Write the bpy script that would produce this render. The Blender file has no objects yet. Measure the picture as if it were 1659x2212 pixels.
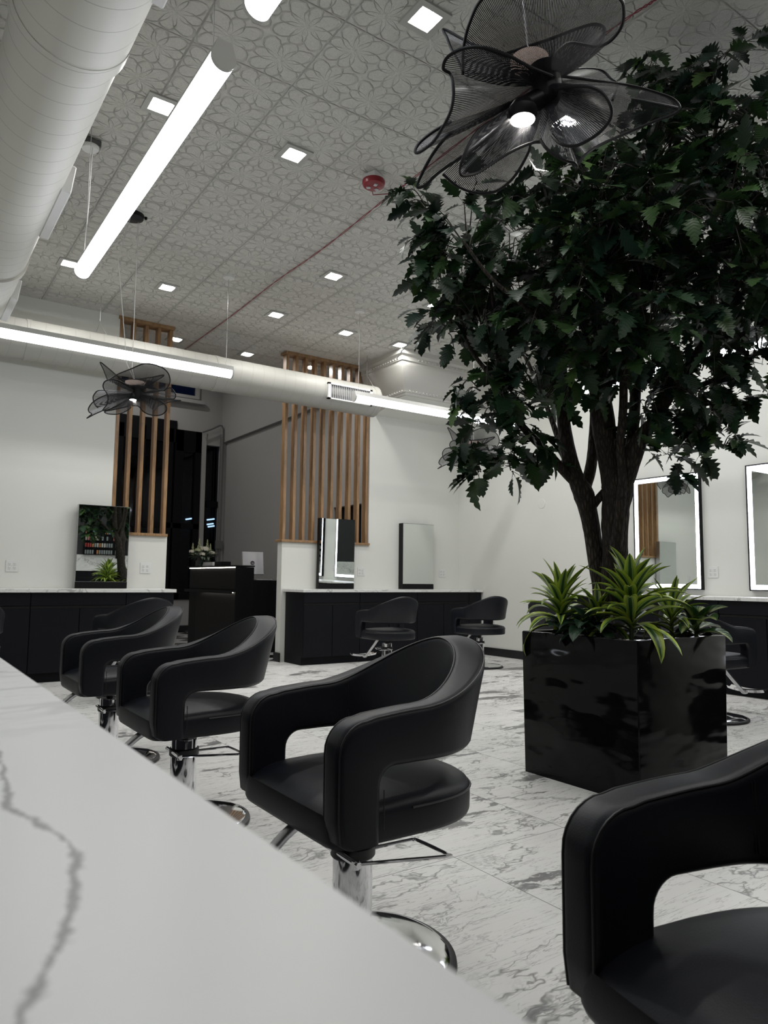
import bpy, math, random
from mathutils import Vector, Matrix, noise
random.seed(7)
R = math.radians
col = bpy.context.scene.collection
sc = bpy.context.scene

# ------------------------------------------------------------------ camera basis (1659 x 2212 frame)
W, H, F = 1659.0, 2212.0, 1562.42
def basis(yaw, pitch, roll):
    cy, sy, cp, sp = math.cos(yaw), math.sin(yaw), math.cos(pitch), math.sin(pitch)
    f = Vector((sy*cp, cy*cp, sp)); r = Vector((cy, -sy, 0)); u = r.cross(f)
    return math.cos(roll)*r+math.sin(roll)*u, -math.sin(roll)*r+math.cos(roll)*u, f
CR, CU, CF = basis(R(34.6811), R(5.4087), R(0.6038))
EYE = Vector((0, 0, 1.0))
def ray(px, py): return CF + CR*((px-W/2)/F) - CU*((py-H/2)/F)
def at(px, py, D): return EYE + ray(px, py)*D          # point at view depth D
def onz(px, py, z): d = ray(px, py); return EYE + d*((z-1.0)/d.z)

# ------------------------------------------------------------------ scene helpers
def tag(o, label=None, cat=None, group=None, kind=None):
    if label: o['label'] = label
    if cat: o['category'] = cat
    if group: o['group'] = group
    if kind: o['kind'] = kind
    return o
def empty(name, loc=(0, 0, 0), rz=0.0, label=None, cat=None, group=None):
    o = bpy.data.objects.new(name, None); o.empty_display_size = .1
    col.objects.link(o); o.location = loc; o.rotation_euler = (0, 0, rz)
    return tag(o, label, cat, group)
def copy_tree(o, parent=None):
    c = o.copy(); col.objects.link(c); c.parent = parent
    if parent is not None: c.matrix_parent_inverse = o.matrix_parent_inverse.copy()
    for ch in list(o.children): copy_tree(ch, c)
    return c

class MB:
    def __init__(s): s.v = []; s.f = []; s.uv = []; s.sm = []; s.mi = []; s.col = []
    def add(s, vs, fs, smooth=False, uvs=None, mi=0, c=None):
        b = len(s.v); s.v += [tuple(v) for v in vs]
        for i, f in enumerate(fs):
            s.f.append([b+k for k in f]); s.sm.append(smooth); s.mi.append(mi)
            s.uv.append([uvs[k] for k in f] if uvs else [(0, 0)]*len(f))
            s.col.append(c if c is not None else (1, 1, 1, 1))
        return s
    def box(s, x0, x1, y0, y1, z0, z1, mi=0, M=None, bev=0.0):
        if bev > 0:
            b = min(bev, (x1-x0)*.49, (y1-y0)*.49, (z1-z0)*.49)
            # chamfered box: 24 verts
            vs = []; idx = {}
            for sx in (0, 1):
                for sy in (0, 1):
                    for sz in (0, 1):
                        X, Y, Z = (x1 if sx else x0), (y1 if sy else y0), (z1 if sz else z0)
                        dx, dy, dz = (-b if sx else b), (-b if sy else b), (-b if sz else b)
                        idx[sx, sy, sz, 0] = len(vs); vs.append((X, Y+dy, Z+dz))
                        idx[sx, sy, sz, 1] = len(vs); vs.append((X+dx, Y, Z+dz))
                        idx[sx, sy, sz, 2] = len(vs); vs.append((X+dx, Y+dy, Z))
            I = lambda a, b_, c, k: idx[a, b_, c, k]
            fs = [[I(0,0,0,0),I(0,0,1,0),I(0,1,1,0),I(0,1,0,0)],[I(1,0,0,0),I(1,1,0,0),I(1,1,1,0),I(1,0,1,0)],
                  [I(0,0,0,1),I(1,0,0,1),I(1,0,1,1),I(0,0,1,1)],[I(0,1,0,1),I(0,1,1,1),I(1,1,1,1),I(1,1,0,1)],
                  [I(0,0,0,2),I(0,1,0,2),I(1,1,0,2),I(1,0,0,2)],[I(0,0,1,2),I(1,0,1,2),I(1,1,1,2),I(0,1,1,2)]]
            for a in (0, 1):
                for c in (0, 1):
                    q = [I(a,c,0,0),I(a,c,0,1),I(a,c,1,1),I(a,c,1,0)]; fs.append(q if (a+c) % 2 else q[::-1])
                    q = [I(a,0,c,0),I(a,0,c,2),I(a,1,c,2),I(a,1,c,0)]; fs.append(q if (a+c) % 2 == 0 else q[::-1])
                    q = [I(0,a,c,1),I(0,a,c,2),I(1,a,c,2),I(1,a,c,1)]; fs.append(q if (a+c) % 2 else q[::-1])
                    for d in (0, 1):
                        t = [I(a,c,d,0),I(a,c,d,1),I(a,c,d,2)]; fs.append(t if (a+c+d) % 2 else t[::-1])
        else:
            vs = [(x0,y0,z0),(x1,y0,z0),(x1,y1,z0),(x0,y1,z0),(x0,y0,z1),(x1,y0,z1),(x1,y1,z1),(x0,y1,z1)]
            fs = [[3,2,1,0],[4,5,6,7],[0,1,5,4],[1,2,6,5],[2,3,7,6],[3,0,4,7]]
        if M is not None: vs = [M @ Vector(v) for v in vs]
        return s.add(vs, fs, False, None, mi)
    def tube(s, pts, rad, n=10, cap=True, mi=0, closed=False, smooth=True):
        pts = [Vector(p) for p in pts]; m = len(pts)
        rr = rad if isinstance(rad, (list, tuple)) else [rad]*m
        vs = []; prev = None
        for i, p in enumerate(pts):
            if closed: t = pts[(i+1) % m]-pts[i-1]
            else: t = pts[min(i+1, m-1)]-pts[max(i-1, 0)]
            t = t.normalized() if t.length > 1e-9 else Vector((0, 0, 1))
            if prev is None:
                a = Vector((0, 0, 1)) if abs(t.z) < .9 else Vector((1, 0, 0))
                n1 = t.cross(a).normalized()
            else:
                n1 = (prev - t*prev.dot(t))
                n1 = n1.normalized() if n1.length > 1e-6 else t.orthogonal().normalized()
            prev = n1; n2 = t.cross(n1)
            for k in range(n):
                an = 2*math.pi*k/n; vs.append(p+(n1*math.cos(an)+n2*math.sin(an))*rr[i])
        fs = []
        for i in range(m if closed else m-1):
            j = (i+1) % m
            for k in range(n):
                k2 = (k+1) % n; fs.append([i*n+k, i*n+k2, j*n+k2, j*n+k])
        if cap and not closed: fs += [list(range(n))[::-1], [(m-1)*n+k for k in range(n)]]
        return s.add(vs, fs, smooth, None, mi)
    def lathe(s, prof, n=40, c=(0, 0, 0), mi=0, smooth=True, M=None):
        vs = []; fs = []; m = len(prof)
        for i, (r_, z) in enumerate(prof):
            for k in range(n):
                a = 2*math.pi*k/n; vs.append(Vector((c[0]+r_*math.cos(a), c[1]+r_*math.sin(a), c[2]+z)))
        for i in range(m-1):
            for k in range(n):
                k2 = (k+1) % n; fs.append([i*n+k, i*n+k2, (i+1)*n+k2, (i+1)*n+k])
        fs += [list(range(n))[::-1], [(m-1)*n+k for k in range(n)]]
        if M is not None: vs = [M @ v for v in vs]
        return s.add(vs, fs, smooth, None, mi)
    def rings(s, rings, smooth=True, cap=True, closed=True, mi=0):
        n = len(rings[0]); vs = [v for r_ in rings for v in r_]; fs = []
        for i in range(len(rings)-1):
            for k in range(n if closed else n-1):
                k2 = (k+1) % n; fs.append([i*n+k, i*n+k2, (i+1)*n+k2, (i+1)*n+k])
        if cap: fs += [list(range(n))[::-1], [(len(rings)-1)*n+k for k in range(n)]]
        return s.add(vs, fs, smooth, None, mi)
    def build(s, name, mat, parent=None, auto=35):
        me = bpy.data.meshes.new(name); me.from_pydata(s.v, [], s.f)
        mats = mat if isinstance(mat, (list, tuple)) else [mat]
        for m_ in mats: me.materials.append(m_)
        me.polygons.foreach_set('use_smooth', s.sm); me.polygons.foreach_set('material_index', s.mi)
        uvl = me.uv_layers.new(name='UVMap'); flat = []
        for u in s.uv:
            for a in u: flat += [a[0], a[1]]
        uvl.data.foreach_set('uv', flat)
        if any(c != (1, 1, 1, 1) for c in s.col):
            ca = me.color_attributes.new('tint', 'FLOAT_COLOR', 'CORNER'); fl = []
            for f, c in zip(s.f, s.col): fl += list(c)*len(f)
            ca.data.foreach_set('color', fl)
        me.update()
        if any(s.sm) and auto:
            try: me.set_sharp_from_angle(angle=R(auto))
            except Exception: pass
        o = bpy.data.objects.new(name, me); col.objects.link(o)
        if parent is not None: o.parent = parent
        return o

def spline(pts, n=8, closed=False):
    P = [Vector(p) for p in pts]; out = []; m = len(P)
    for i in range(m if closed else m-1):
        p0 = P[i-1] if (i > 0 or closed) else P[0]*2-P[1]; p1 = P[i]; p2 = P[(i+1) % m]
        p3 = P[(i+2) % m] if (closed or i+2 < m) else P[-1]*2-P[-2]
        for k in range(n):
            t = k/n
            out.append(.5*((2*p1)+(p2-p0)*t+(2*p0-5*p1+4*p2-p3)*t*t+(3*p1-p0-3*p2+p3)*t**3))
    if not closed: out.append(P[-1])
    return out
def sstep(x): x = max(0, min(1, x)); return x*x*(3-2*x)

# ------------------------------------------------------------------ materials
class NT:
    def __init__(s, name):
        s.m = bpy.data.materials.new(name); s.m.use_nodes = True; s.t = s.m.node_tree; s.t.nodes.clear()
        s.out = s.n('OutputMaterial')
    def n(s, ty, inp=None, **kw):
        nd = s.t.nodes.new('ShaderNode'+ty)
        for k, v in kw.items(): setattr(nd, k, v)
        for k, v in (inp or {}).items():
            if isinstance(v, bpy.types.NodeSocket): s.t.links.new(v, nd.inputs[k])
            else: nd.inputs[k].default_value = v
        return nd
    def math(s, op, a, b=0.0, c=0.0, clamp=False):
        return s.n('Math', {0: a, 1: b, 2: c}, operation=op, use_clamp=clamp).outputs[0]
    def ramp(s, fac, stops, interp='LINEAR'):
        nd = s.n('ValToRGB', {0: fac}); cr = nd.color_ramp; cr.interpolation = interp
        while len(cr.elements) < len(stops): cr.elements.new(.5)
        for e, (p, c) in zip(cr.elements, stops):
            e.position = p; e.color = (c, c, c, 1) if isinstance(c, (int, float)) else tuple(c)+(1,)
        return nd.outputs[0]
    def mix(s, fac, a, b, bt='MIX'):
        nd = s.n('Mix', data_type='RGBA', blend_type=bt)
        for sock, v in ((nd.inputs['Factor'], fac), (nd.inputs[6], a), (nd.inputs[7], b)):
            if isinstance(v, bpy.types.NodeSocket): s.t.links.new(v, sock)
            else: sock.default_value = v if not isinstance(v, tuple) or len(v) == 4 else v+(1,)
        return nd.outputs[2]
    def noise(s, vec, scale, detail=3, rough=.55, dist=0.0):
        return s.n('TexNoise', {'Vector': vec, 'Scale': scale, 'Detail': detail, 'Roughness': rough, 'Distortion': dist})
    def bump(s, h, strength=.3, dist=.01, normal=None):
        d = {'Height': h, 'Strength': strength, 'Distance': dist}
        if normal is not None: d['Normal'] = normal
        return s.n('Bump', d).outputs[0]
    def bsdf(s, color=(.8, .8, .8), rough=.5, metal=0.0, normal=None, **kw):
        d = {'Roughness': rough, 'Metallic': metal}
        d['Base Color'] = color if not isinstance(color, tuple) else (color+(1,) if len(color) == 3 else color)
        if normal is not None: d['Normal'] = normal
        for k, v in kw.items(): d[k.replace('_', ' ')] = v
        b = s.n('BsdfPrincipled', d); s.t.links.new(b.outputs[0], s.out.inputs[0]); return b
    def shader(s, sh): s.t.links.new(sh, s.out.inputs[0])
    def pos(s): return s.n('NewGeometry').outputs['Position']
    def obj(s): return s.n('TexCoord').outputs['Object']

def simple(name, color, rough=.5, metal=0.0, bump=0, bscale=200, spec=.5):
    t = NT(name)
    nz = t.noise(t.obj(), bscale, 3)
    nrm = t.bump(nz.outputs[0], bump, .002) if bump else None
    c = t.mix(t.math('MULTIPLY', nz.outputs[0], .25), tuple(color)+(1,), tuple(x*.8 for x in color)+(1,)) if bump else tuple(color)
    t.bsdf(c, rough, metal, nrm, Specular_IOR_Level=spec)
    return t.m
def emit(name, color, strength):
    t = NT(name); e = t.n('Emission', {'Color': tuple(color)+(1,), 'Strength': strength}); t.shader(e.outputs[0]); return t.m

def m_wall(name, c):
    t = NT(name); p = t.pos()
    n1 = t.noise(p, 1.3, 4); n2 = t.noise(p, 260, 2)
    cc = t.mix(n1.outputs[0], tuple(x*.96 for x in c)+(1,), tuple(x*1.03 for x in c)+(1,))
    t.bsdf(cc, .62, 0, t.bump(n2.outputs[0], .12, .002), Specular_IOR_Level=.3); return t.m
def m_tin():
    t = NT('tin_ceiling_paint'); p = t.pos(); s = t.n('SeparateXYZ', {0: p})
    def cell(o, size, off=0.0):
        return t.math('SUBTRACT', t.math('FRACT', t.math('DIVIDE', t.math('ADD', o, off), size)), .5)
    wob = t.noise(p, 9, 3); wv = t.math('MULTIPLY', t.math('SUBTRACT', wob.outputs[0], .5), .045)
    X = t.math('ADD', s.outputs[0], wv); Y = t.math('SUBTRACT', s.outputs[1], wv)
    u = cell(X, .3); v = cell(Y, .3)
    r = t.math('SQRT', t.math('ADD', t.math('MULTIPLY', u, u), t.math('MULTIPLY', v, v)))
    th = t.math('ARCTAN2', v, u)
    def petal(fn, rad):
        R_ = t.math('MULTIPLY', t.math('ABSOLUTE', t.math(fn, t.math('MULTIPLY', th, 2.0))), rad)
        d = t.math('ABSOLUTE', t.math('SUBTRACT', r, R_))
        line = t.math('SUBTRACT', 1.0, t.math('DIVIDE', d, .035), clamp=True)
        ins = t.math('MULTIPLY', t.math('SUBTRACT', R_, r), .8, clamp=True)
        return t.math('ADD', line, ins)
    h = t.math('MAXIMUM', petal('COSINE', .50), petal('SINE', .60))
    ctr = t.math('SUBTRACT', 1.0, t.math('DIVIDE', r, .09), clamp=True)
    h = t.math('MAXIMUM', h, ctr)
    h0 = h
    def seam(o, size, w):
        a = t.math('ABSOLUTE', cell(o, size, size/2))
        return t.math('SUBTRACT', 1.0, t.math('DIVIDE', a, w), clamp=True)
    sm = t.math('MAXIMUM', seam(s.outputs[0], .6, .011), seam(s.outputs[1], .6, .011))
    h = t.math('ADD', h, t.math('MULTIPLY', sm, 1.2))
    cr = t.noise(p, 45, 5, .7)
    h = t.math('ADD', t.math('MULTIPLY', h, .8), t.math('MULTIPLY', cr.outputs[0], .8))
    big = t.noise(p, .8, 3)
    c = t.mix(big.outputs[0], (.62, .615, .575, 1), (.72, .71, .665, 1))
    c = t.mix(t.math('MULTIPLY', sm, .16), c, (.25, .24, .22, 1)); c = t.mix(t.math('MULTIPLY', t.math('SUBTRACT', 1.0, h0, clamp=True), .10), c, (.22, .21, .19, 1))
    t.bsdf(c, .38, 0, t.bump(h, .85, .022), Specular_IOR_Level=.5); return t.m
def veined(t, p, off, base, vein, dark, sc1=2.2, patch_lo=.66, aniso=(.8, 2.6, 1), fine=.7):
    q = t.n('VectorMath', {0: p, 1: off}, operation='ADD').outputs[0]
    warp = t.noise(q, 3.0, 4, .6)
    wv = t.n('VectorMath', {0: warp.outputs[1], 'Scale': .20}, operation='SCALE').outputs[0]
    q2 = t.n('VectorMath', {0: q, 1: wv}, operation='ADD').outputs[0]
    q2 = t.n('Mapping', {'Vector': q2, 'Rotation': (0, 0, R(-20)), 'Scale': aniso}).outputs[0]
    def ridge(scale, w, detail=5):
        n = t.noise(q2, scale, detail, .62)
        d = t.math('ABSOLUTE', t.math('SUBTRACT', n.outputs[0], .5))
        return t.math('SUBTRACT', 1.0, t.math('DIVIDE', d, w), clamp=True)
    mask = t.ramp(t.noise(q, 1.7, 3).outputs[0], [(.50, 0), (.66, 1)])
    v1 = t.math('MULTIPLY', ridge(sc1*.55, .010), .85)
    v2 = t.math('MULTIPLY', ridge(sc1*1.7, .016), t.math('MULTIPLY', mask, fine))
    q3 = t.n('Mapping', {'Vector': q, 'Rotation': (0, 0, R(-32)), 'Scale': (.35, 3.4, 1)}).outputs[0]; hn = t.noise(q3, 3.2, 5, .6, .15)
    v3 = t.math('SUBTRACT', 1.0, t.math('DIVIDE', t.math('ABSOLUTE', t.math('SUBTRACT', hn.outputs[0], .5)), .0075), clamp=True)
    hn2 = t.noise(q3, 7.5, 4, .6, .15); v4 = t.math('SUBTRACT', 1.0, t.math('DIVIDE', t.math('ABSOLUTE', t.math('SUBTRACT', hn2.outputs[0], .46)), .011), clamp=True)
    v1 = t.math('MAXIMUM', v1, t.math('MAXIMUM', t.math('MULTIPLY', v3, .7), t.math('MULTIPLY', v4, .45)))
    cloud = t.ramp(t.noise(q2, sc1*.9, 6, .65).outputs[0], [(.35, 0), (.75, 1)])
    c = t.mix(t.math('MULTIPLY', cloud, .35), base, tuple(x*.72 for x in base[:3])+(1,))
    c = t.mix(t.math('MAXIMUM', v1, v2, clamp=True), c, vein)
    pn = t.noise(q2, sc1*.62, 7, .7, .4)
    patch = t.ramp(pn.outputs[0], [(patch_lo, 0), (patch_lo+.012, .85), (patch_lo+.06, 1)])
    pc = t.mix(t.noise(q2, 14, 5, .7).outputs[0], dark, (.30, .30, .295, 1))
    return t.mix(patch, c, pc)
def m_floor():
    t = NT('marble_floor_tiles'); p = t.pos(); s = t.n('SeparateXYZ', {0: p})
    tx = t.math('DIVIDE', t.math('SUBTRACT', s.outputs[0], 1.78), .583)
    ty = t.math('DIVIDE', t.math('SUBTRACT', s.outputs[1], 2.10), 1.15)
    ix = t.math('FLOOR', tx); iy = t.math('FLOOR', ty)
    off = t.n('CombineXYZ', {0: t.math('MULTIPLY', ix, 13.37), 1: t.math('ADD', t.math('MULTIPLY', iy, 7.77), t.math('MULTIPLY', ix, 3.1)), 2: t.math('MULTIPLY', iy, 2.3)}).outputs[0]
    c = veined(t, p, off, (.76, .755, .73, 1), (.15, .15, .145, 1), (.06, .06, .06, 1), 2.0, .585, (.8, 2.2, 1), .75)
    def gl(f, w):
        fr = t.math('FRACT', f); d = t.math('MINIMUM', fr, t.math('SUBTRACT', 1.0, fr))
        return t.math('LESS_THAN', d, w)
    g = t.math('MAXIMUM', gl(tx, .0028), gl(ty, .0014))
    c = t.mix(g, c, (.16, .16, .16, 1))
    t.bsdf(c, t.math('ADD', .30, t.math('MULTIPLY', t.noise(p, 6, 3).outputs[0], .12)), 0, t.bump(g, -.3, .002), Specular_IOR_Level=.35); return t.m
def m_checker():
    t = NT('checker_floor'); p = t.pos()
    q = t.n('Mapping', {'Vector': p, 'Rotation': (0, 0, R(45))}).outputs[0]
    q = t.n('VectorMath', {0: q, 1: (1, 1, 0)}, operation='MULTIPLY').outputs[0]
    q = t.n('VectorMath', {0: q, 1: (.013, .017, .5)}, operation='ADD').outputs[0]
    ck = t.n('TexChecker', {'Vector': q, 'Scale': 3.0, 'Color1': (.55, .55, .55, 1), 'Color2': (.012, .012, .013, 1)})
    t.bsdf(ck.outputs[0], .2); return t.m
def m_quartz(name='quartz_counter', strength=.5, rot=0):
    t = NT(name); p = t.pos()
    c = veined(t, p, (3.1, 8.2, 1.3), (.76, .76, .74, 1), (.33, .33, .33, 1), (.45, .45, .45, 1), 1.4, .70)
    t.bsdf(c, .28, Specular_IOR_Level=.4); return t.m
def m_near_quartz():
    t = NT('near_quartz_counter'); p = t.pos(); s = t.n('SeparateXYZ', {0: p})
    # one long crack-like vein running across the slab towards the edge
    fc = t.n('FloatCurve', {1: t.n('MapRange', {0: s.outputs[1], 1: .20, 2: .70, 3: 0.0, 4: 1.0}).outputs[0]})
    cv = fc.mapping.curves[0]
    pts = [(0.0, .28), (.08, .47), (.14, .60), (.21, .69), (.27, .745), (.31, .72), (.35, .70), (.41, .62), (.43, .60), (.50, .64), (.56, .66), (.70, .70), (1, .80)]
    while len(cv.points) < len(pts): cv.points.new(.5, .5)
    for cp, (a, b) in zip(cv.points, pts): cp.location = (a, b)
    fc.mapping.update()
    cx = t.math('MULTIPLY', fc.outputs[0], .1)     # x in metres
    wob = t.math('MULTIPLY', t.math('SUBTRACT', t.noise(p, 48, 5, .75).outputs[0], .5), .017)
    d = t.math('ABSOLUTE', t.math('SUBTRACT', t.math('ADD', s.outputs[0], wob), cx))
    wid = t.math('ADD', .0001, t.math('MULTIPLY', t.math('POWER', t.noise(p, 42, 3).outputs[0], 2.0), .0085))
    v = t.math('SUBTRACT', 1.0, t.math('DIVIDE', d, wid), clamp=True)
    inr = t.math('MULTIPLY', t.math('LESS_THAN', s.outputs[1], .62), t.math('GREATER_THAN', s.outputs[0], .005))
    v = t.math('MULTIPLY', t.math('MULTIPLY', v, 1.5, clamp=True), inr)
    base = t.mix(t.noise(p, 5, 4).outputs[0], (.74, .74, .735, 1), (.80, .80, .795, 1))
    far = veined(t, p, (1.0, 4.0, 0.0), (.78, .78, .77, 1), (.36, .36, .36, 1), (.50, .50, .50, 1), 1.2, .56)
    fm = t.n('MapRange', {0: s.outputs[1], 1: .55, 2: .85, 3: 0.0, 4: 1.0}).outputs[0]
    base = t.mix(fm, base, far)
    c = t.mix(t.math('MULTIPLY', v, .8), base, (.16, .155, .15, 1))
    t.bsdf(c, .35, Specular_IOR_Level=.35); return t.m
def m_leather():
    t = NT('black_leather'); p = t.obj()
    v = t.n('TexVoronoi', {'Vector': p, 'Scale': 420.0}); n = t.noise(p, 9, 3)
    c = t.mix(n.outputs[0], (.0042, .005, .0085, 1), (.0065, .0075, .0115, 1))
    t.bsdf(c, t.math('ADD', .40, t.math('MULTIPLY', n.outputs[0], .1)), 0, t.bump(v.outputs[0], .12, .0012), Specular_IOR_Level=.30); return t.m
def m_gloss():
    t = NT('gloss_black_fibreglass'); p = t.obj()
    q = t.n('VectorMath', {0: p, 1: (1, 1, 2.6)}, operation='MULTIPLY').outputs[0]
    n = t.noise(q, 2.2, 2, .4)
    t.bsdf((.003, .003, .0035), .10, 0, t.bump(n.outputs[0], .6, .04), Specular_IOR_Level=.17); return t.m
def m_wood():
    t = NT('oak_wood'); p = t.obj()
    q = t.n('VectorMath', {0: p, 1: (1, 1, .10)}, operation='MULTIPLY').outputs[0]
    n = t.noise(q, 55, 6, .65, 1.2); n2 = t.noise(q, 11, 3, .5, 2.0)
    f = t.math('ADD', t.math('MULTIPLY', n.outputs[0], .6), t.math('MULTIPLY', n2.outputs[0], .4))
    c = t.ramp(f, [(.30, (.10, .057, .027)), (.5, (.265, .152, .070)), (.7, (.38, .235, .12))])
    t.bsdf(c, .38, 0, t.bump(n.outputs[0], .15, .002)); return t.m
def m_duct(name, axis):
    t = NT(name); p = t.pos(); s = t.n('SeparateXYZ', {0: p})
    a = s.outputs[0] if axis == 'x' else s.outputs[1]; b = s.outputs[1] if axis == 'x' else s.outputs[0]
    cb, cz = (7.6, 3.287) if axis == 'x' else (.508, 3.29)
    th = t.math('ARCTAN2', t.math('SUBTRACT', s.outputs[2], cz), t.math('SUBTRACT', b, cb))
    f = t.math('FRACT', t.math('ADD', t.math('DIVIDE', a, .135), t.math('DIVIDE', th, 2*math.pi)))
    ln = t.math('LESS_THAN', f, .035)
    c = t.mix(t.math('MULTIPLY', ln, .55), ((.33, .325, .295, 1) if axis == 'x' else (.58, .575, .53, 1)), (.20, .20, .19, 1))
    c = t.mix(t.math('MULTIPLY', t.noise(p, 3, 4).outputs[0], .25), c, (.42, .41, .38, 1))
    t.bsdf(c, .55, 0, t.bump(ln, .5, .004), Specular_IOR_Level=.5); return t.m
def m_bark():
    t = NT('tree_bark'); p = t.obj()
    q = t.n('VectorMath', {0: p, 1: (1, 1, .28)}, operation='MULTIPLY').outputs[0]
    v = t.n('TexVoronoi', {'Vector': q, 'Scale': 60.0}, feature='DISTANCE_TO_EDGE'); n = t.noise(q, 30, 5, .7)
    h = t.math('ADD', t.math('MULTIPLY', v.outputs[0], 1.5, clamp=True), t.math('MULTIPLY', n.outputs[0], .6))
    c = t.ramp(h, [(.2, (.010, .008, .0065)), (.7, (.040, .032, .026)), (1, (.075, .06, .05))])
    t.bsdf(c, .75, 0, t.bump(h, .8, .012), Specular_IOR_Level=.2); return t.m
def m_leaf():
    t = NT('tree_leaf'); at_ = t.n('Attribute', attribute_name='tint'); uv = t.n('TexCoord').outputs['UV']
    s = t.n('SeparateXYZ', {0: uv})
    w = t.math('ABSOLUTE', t.math('SUBTRACT', s.outputs[0], .5))
    vein = t.math('ABSOLUTE', t.math('SINE', t.math('MULTIPLY', t.math('SUBTRACT', s.outputs[1], t.math('MULTIPLY', w, .6)), 26.0)))
    mid = t.math('LESS_THAN', w, .025)
    h = t.math('ADD', t.math('POWER', vein, .5), mid)
    c = t.mix(t.math('MULTIPLY', t.math('SUBTRACT', 1.0, vein), .2), at_.outputs[0], (.004, .009, .004, 1))
    t.bsdf(c, .46, 0, t.bump(h, .28, .003), Specular_IOR_Level=.28); return t.m
def m_strap():
    t = NT('striped_dracaena_leaf'); uv = t.n('TexCoord').outputs['UV']; s = t.n('SeparateXYZ', {0: uv})
    w = t.math('ABSOLUTE', t.math('SUBTRACT', s.outputs[0], .5)); n = t.noise(t.obj(), 30, 3)
    w2 = t.math('ADD', w, t.math('MULTIPLY', t.math('SUBTRACT', n.outputs[0], .5), .05))
    c = t.ramp(w2, [(0.0, (.02, .07, .018)), (.13, (.025, .085, .02)), (.17, (.42, .50, .24)), (.20, (.09, .22, .035)), (.29, (.36, .48, .06)), (.5, (.48, .60, .09))])
    at_ = t.n('Attribute', attribute_name='tint')
    c = t.mix(1.0, c, at_.outputs[0], 'MULTIPLY')
    t.bsdf(c, .32, 0, t.bump(t.math('SINE', t.math('MULTIPLY', s.outputs[0], 60.0)), .15, .002), Specular_IOR_Level=.5); return t.m
def m_broad(name, mid, edge, blotch):
    t = NT(name); uv = t.n('TexCoord').outputs['UV']; s = t.n('SeparateXYZ', {0: uv})
    w = t.math('ABSOLUTE', t.math('SUBTRACT', s.outputs[0], .5)); n = t.noise(t.obj(), 70, 4, .7)
    st = t.math('ABSOLUTE', t.math('SINE', t.math('MULTIPLY', t.math('SUBTRACT', s.outputs[1], t.math('MULTIPLY', w, .7)), 22.0)))
    f = t.math('ADD', t.math('MULTIPLY', w, 1.7), t.math('MULTIPLY', n.outputs[0], blotch))
    c = t.ramp(t.math('ADD', f, t.math('MULTIPLY', st, .12)), [(.35, mid), (.62, edge), (1, edge)])
    t.bsdf(c, .35, 0, t.bump(st, .3, .003)); return t.m
def m_lampmesh():
    t = NT('black_wire_lamp_mesh'); uv = t.n('TexCoord').outputs['UV']; s = t.n('SeparateXYZ', {0: uv})
    f = t.math('FRACT', s.outputs[0]); ln = t.math('LESS_THAN', f, s.outputs[1])
    fine = t.math('LESS_THAN', t.math('FRACT', t.math('MULTIPLY', s.outputs[0], .5)), .06)
    ln = t.math('MAXIMUM', ln, fine)
    b = t.n('BsdfPrincipled', {'Base Color': (.010, .010, .013, 1), 'Roughness': .32, 'Specular IOR Level': .4})
    tr = t.n('BsdfTransparent', {0: (1, 1, 1, 1)})
    # clear film between the wires keeps a weak sheen
    gl = t.n('BsdfGlossy', {'Color': (.5, .5, .55, 1), 'Roughness': .18})
    film = t.n('MixShader', {0: .02, 1: tr.outputs[0], 2: gl.outputs[0]})
    mx = t.n('MixShader', {0: ln, 1: film.outputs[0], 2: b.outputs[0]}); t.shader(mx.outputs[0]); return t.m
def m_glass(name, tint=(.9, .95, 1), refl=.08):
    t = NT(name); fr = t.n('Fresnel', {0: 1.45}); tr = t.n('BsdfTransparent', {0: tint+(1,)}); gl = t.n('BsdfGlossy', {'Roughness': .02, 'Color': (.6, .6, .6, 1)})
    mx = t.n('MixShader', {0: t.math('ADD', fr.outputs[0], refl, clamp=True), 1: tr.outputs[0], 2: gl.outputs[0]}); t.shader(mx.outputs[0]); return t.m

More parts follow.
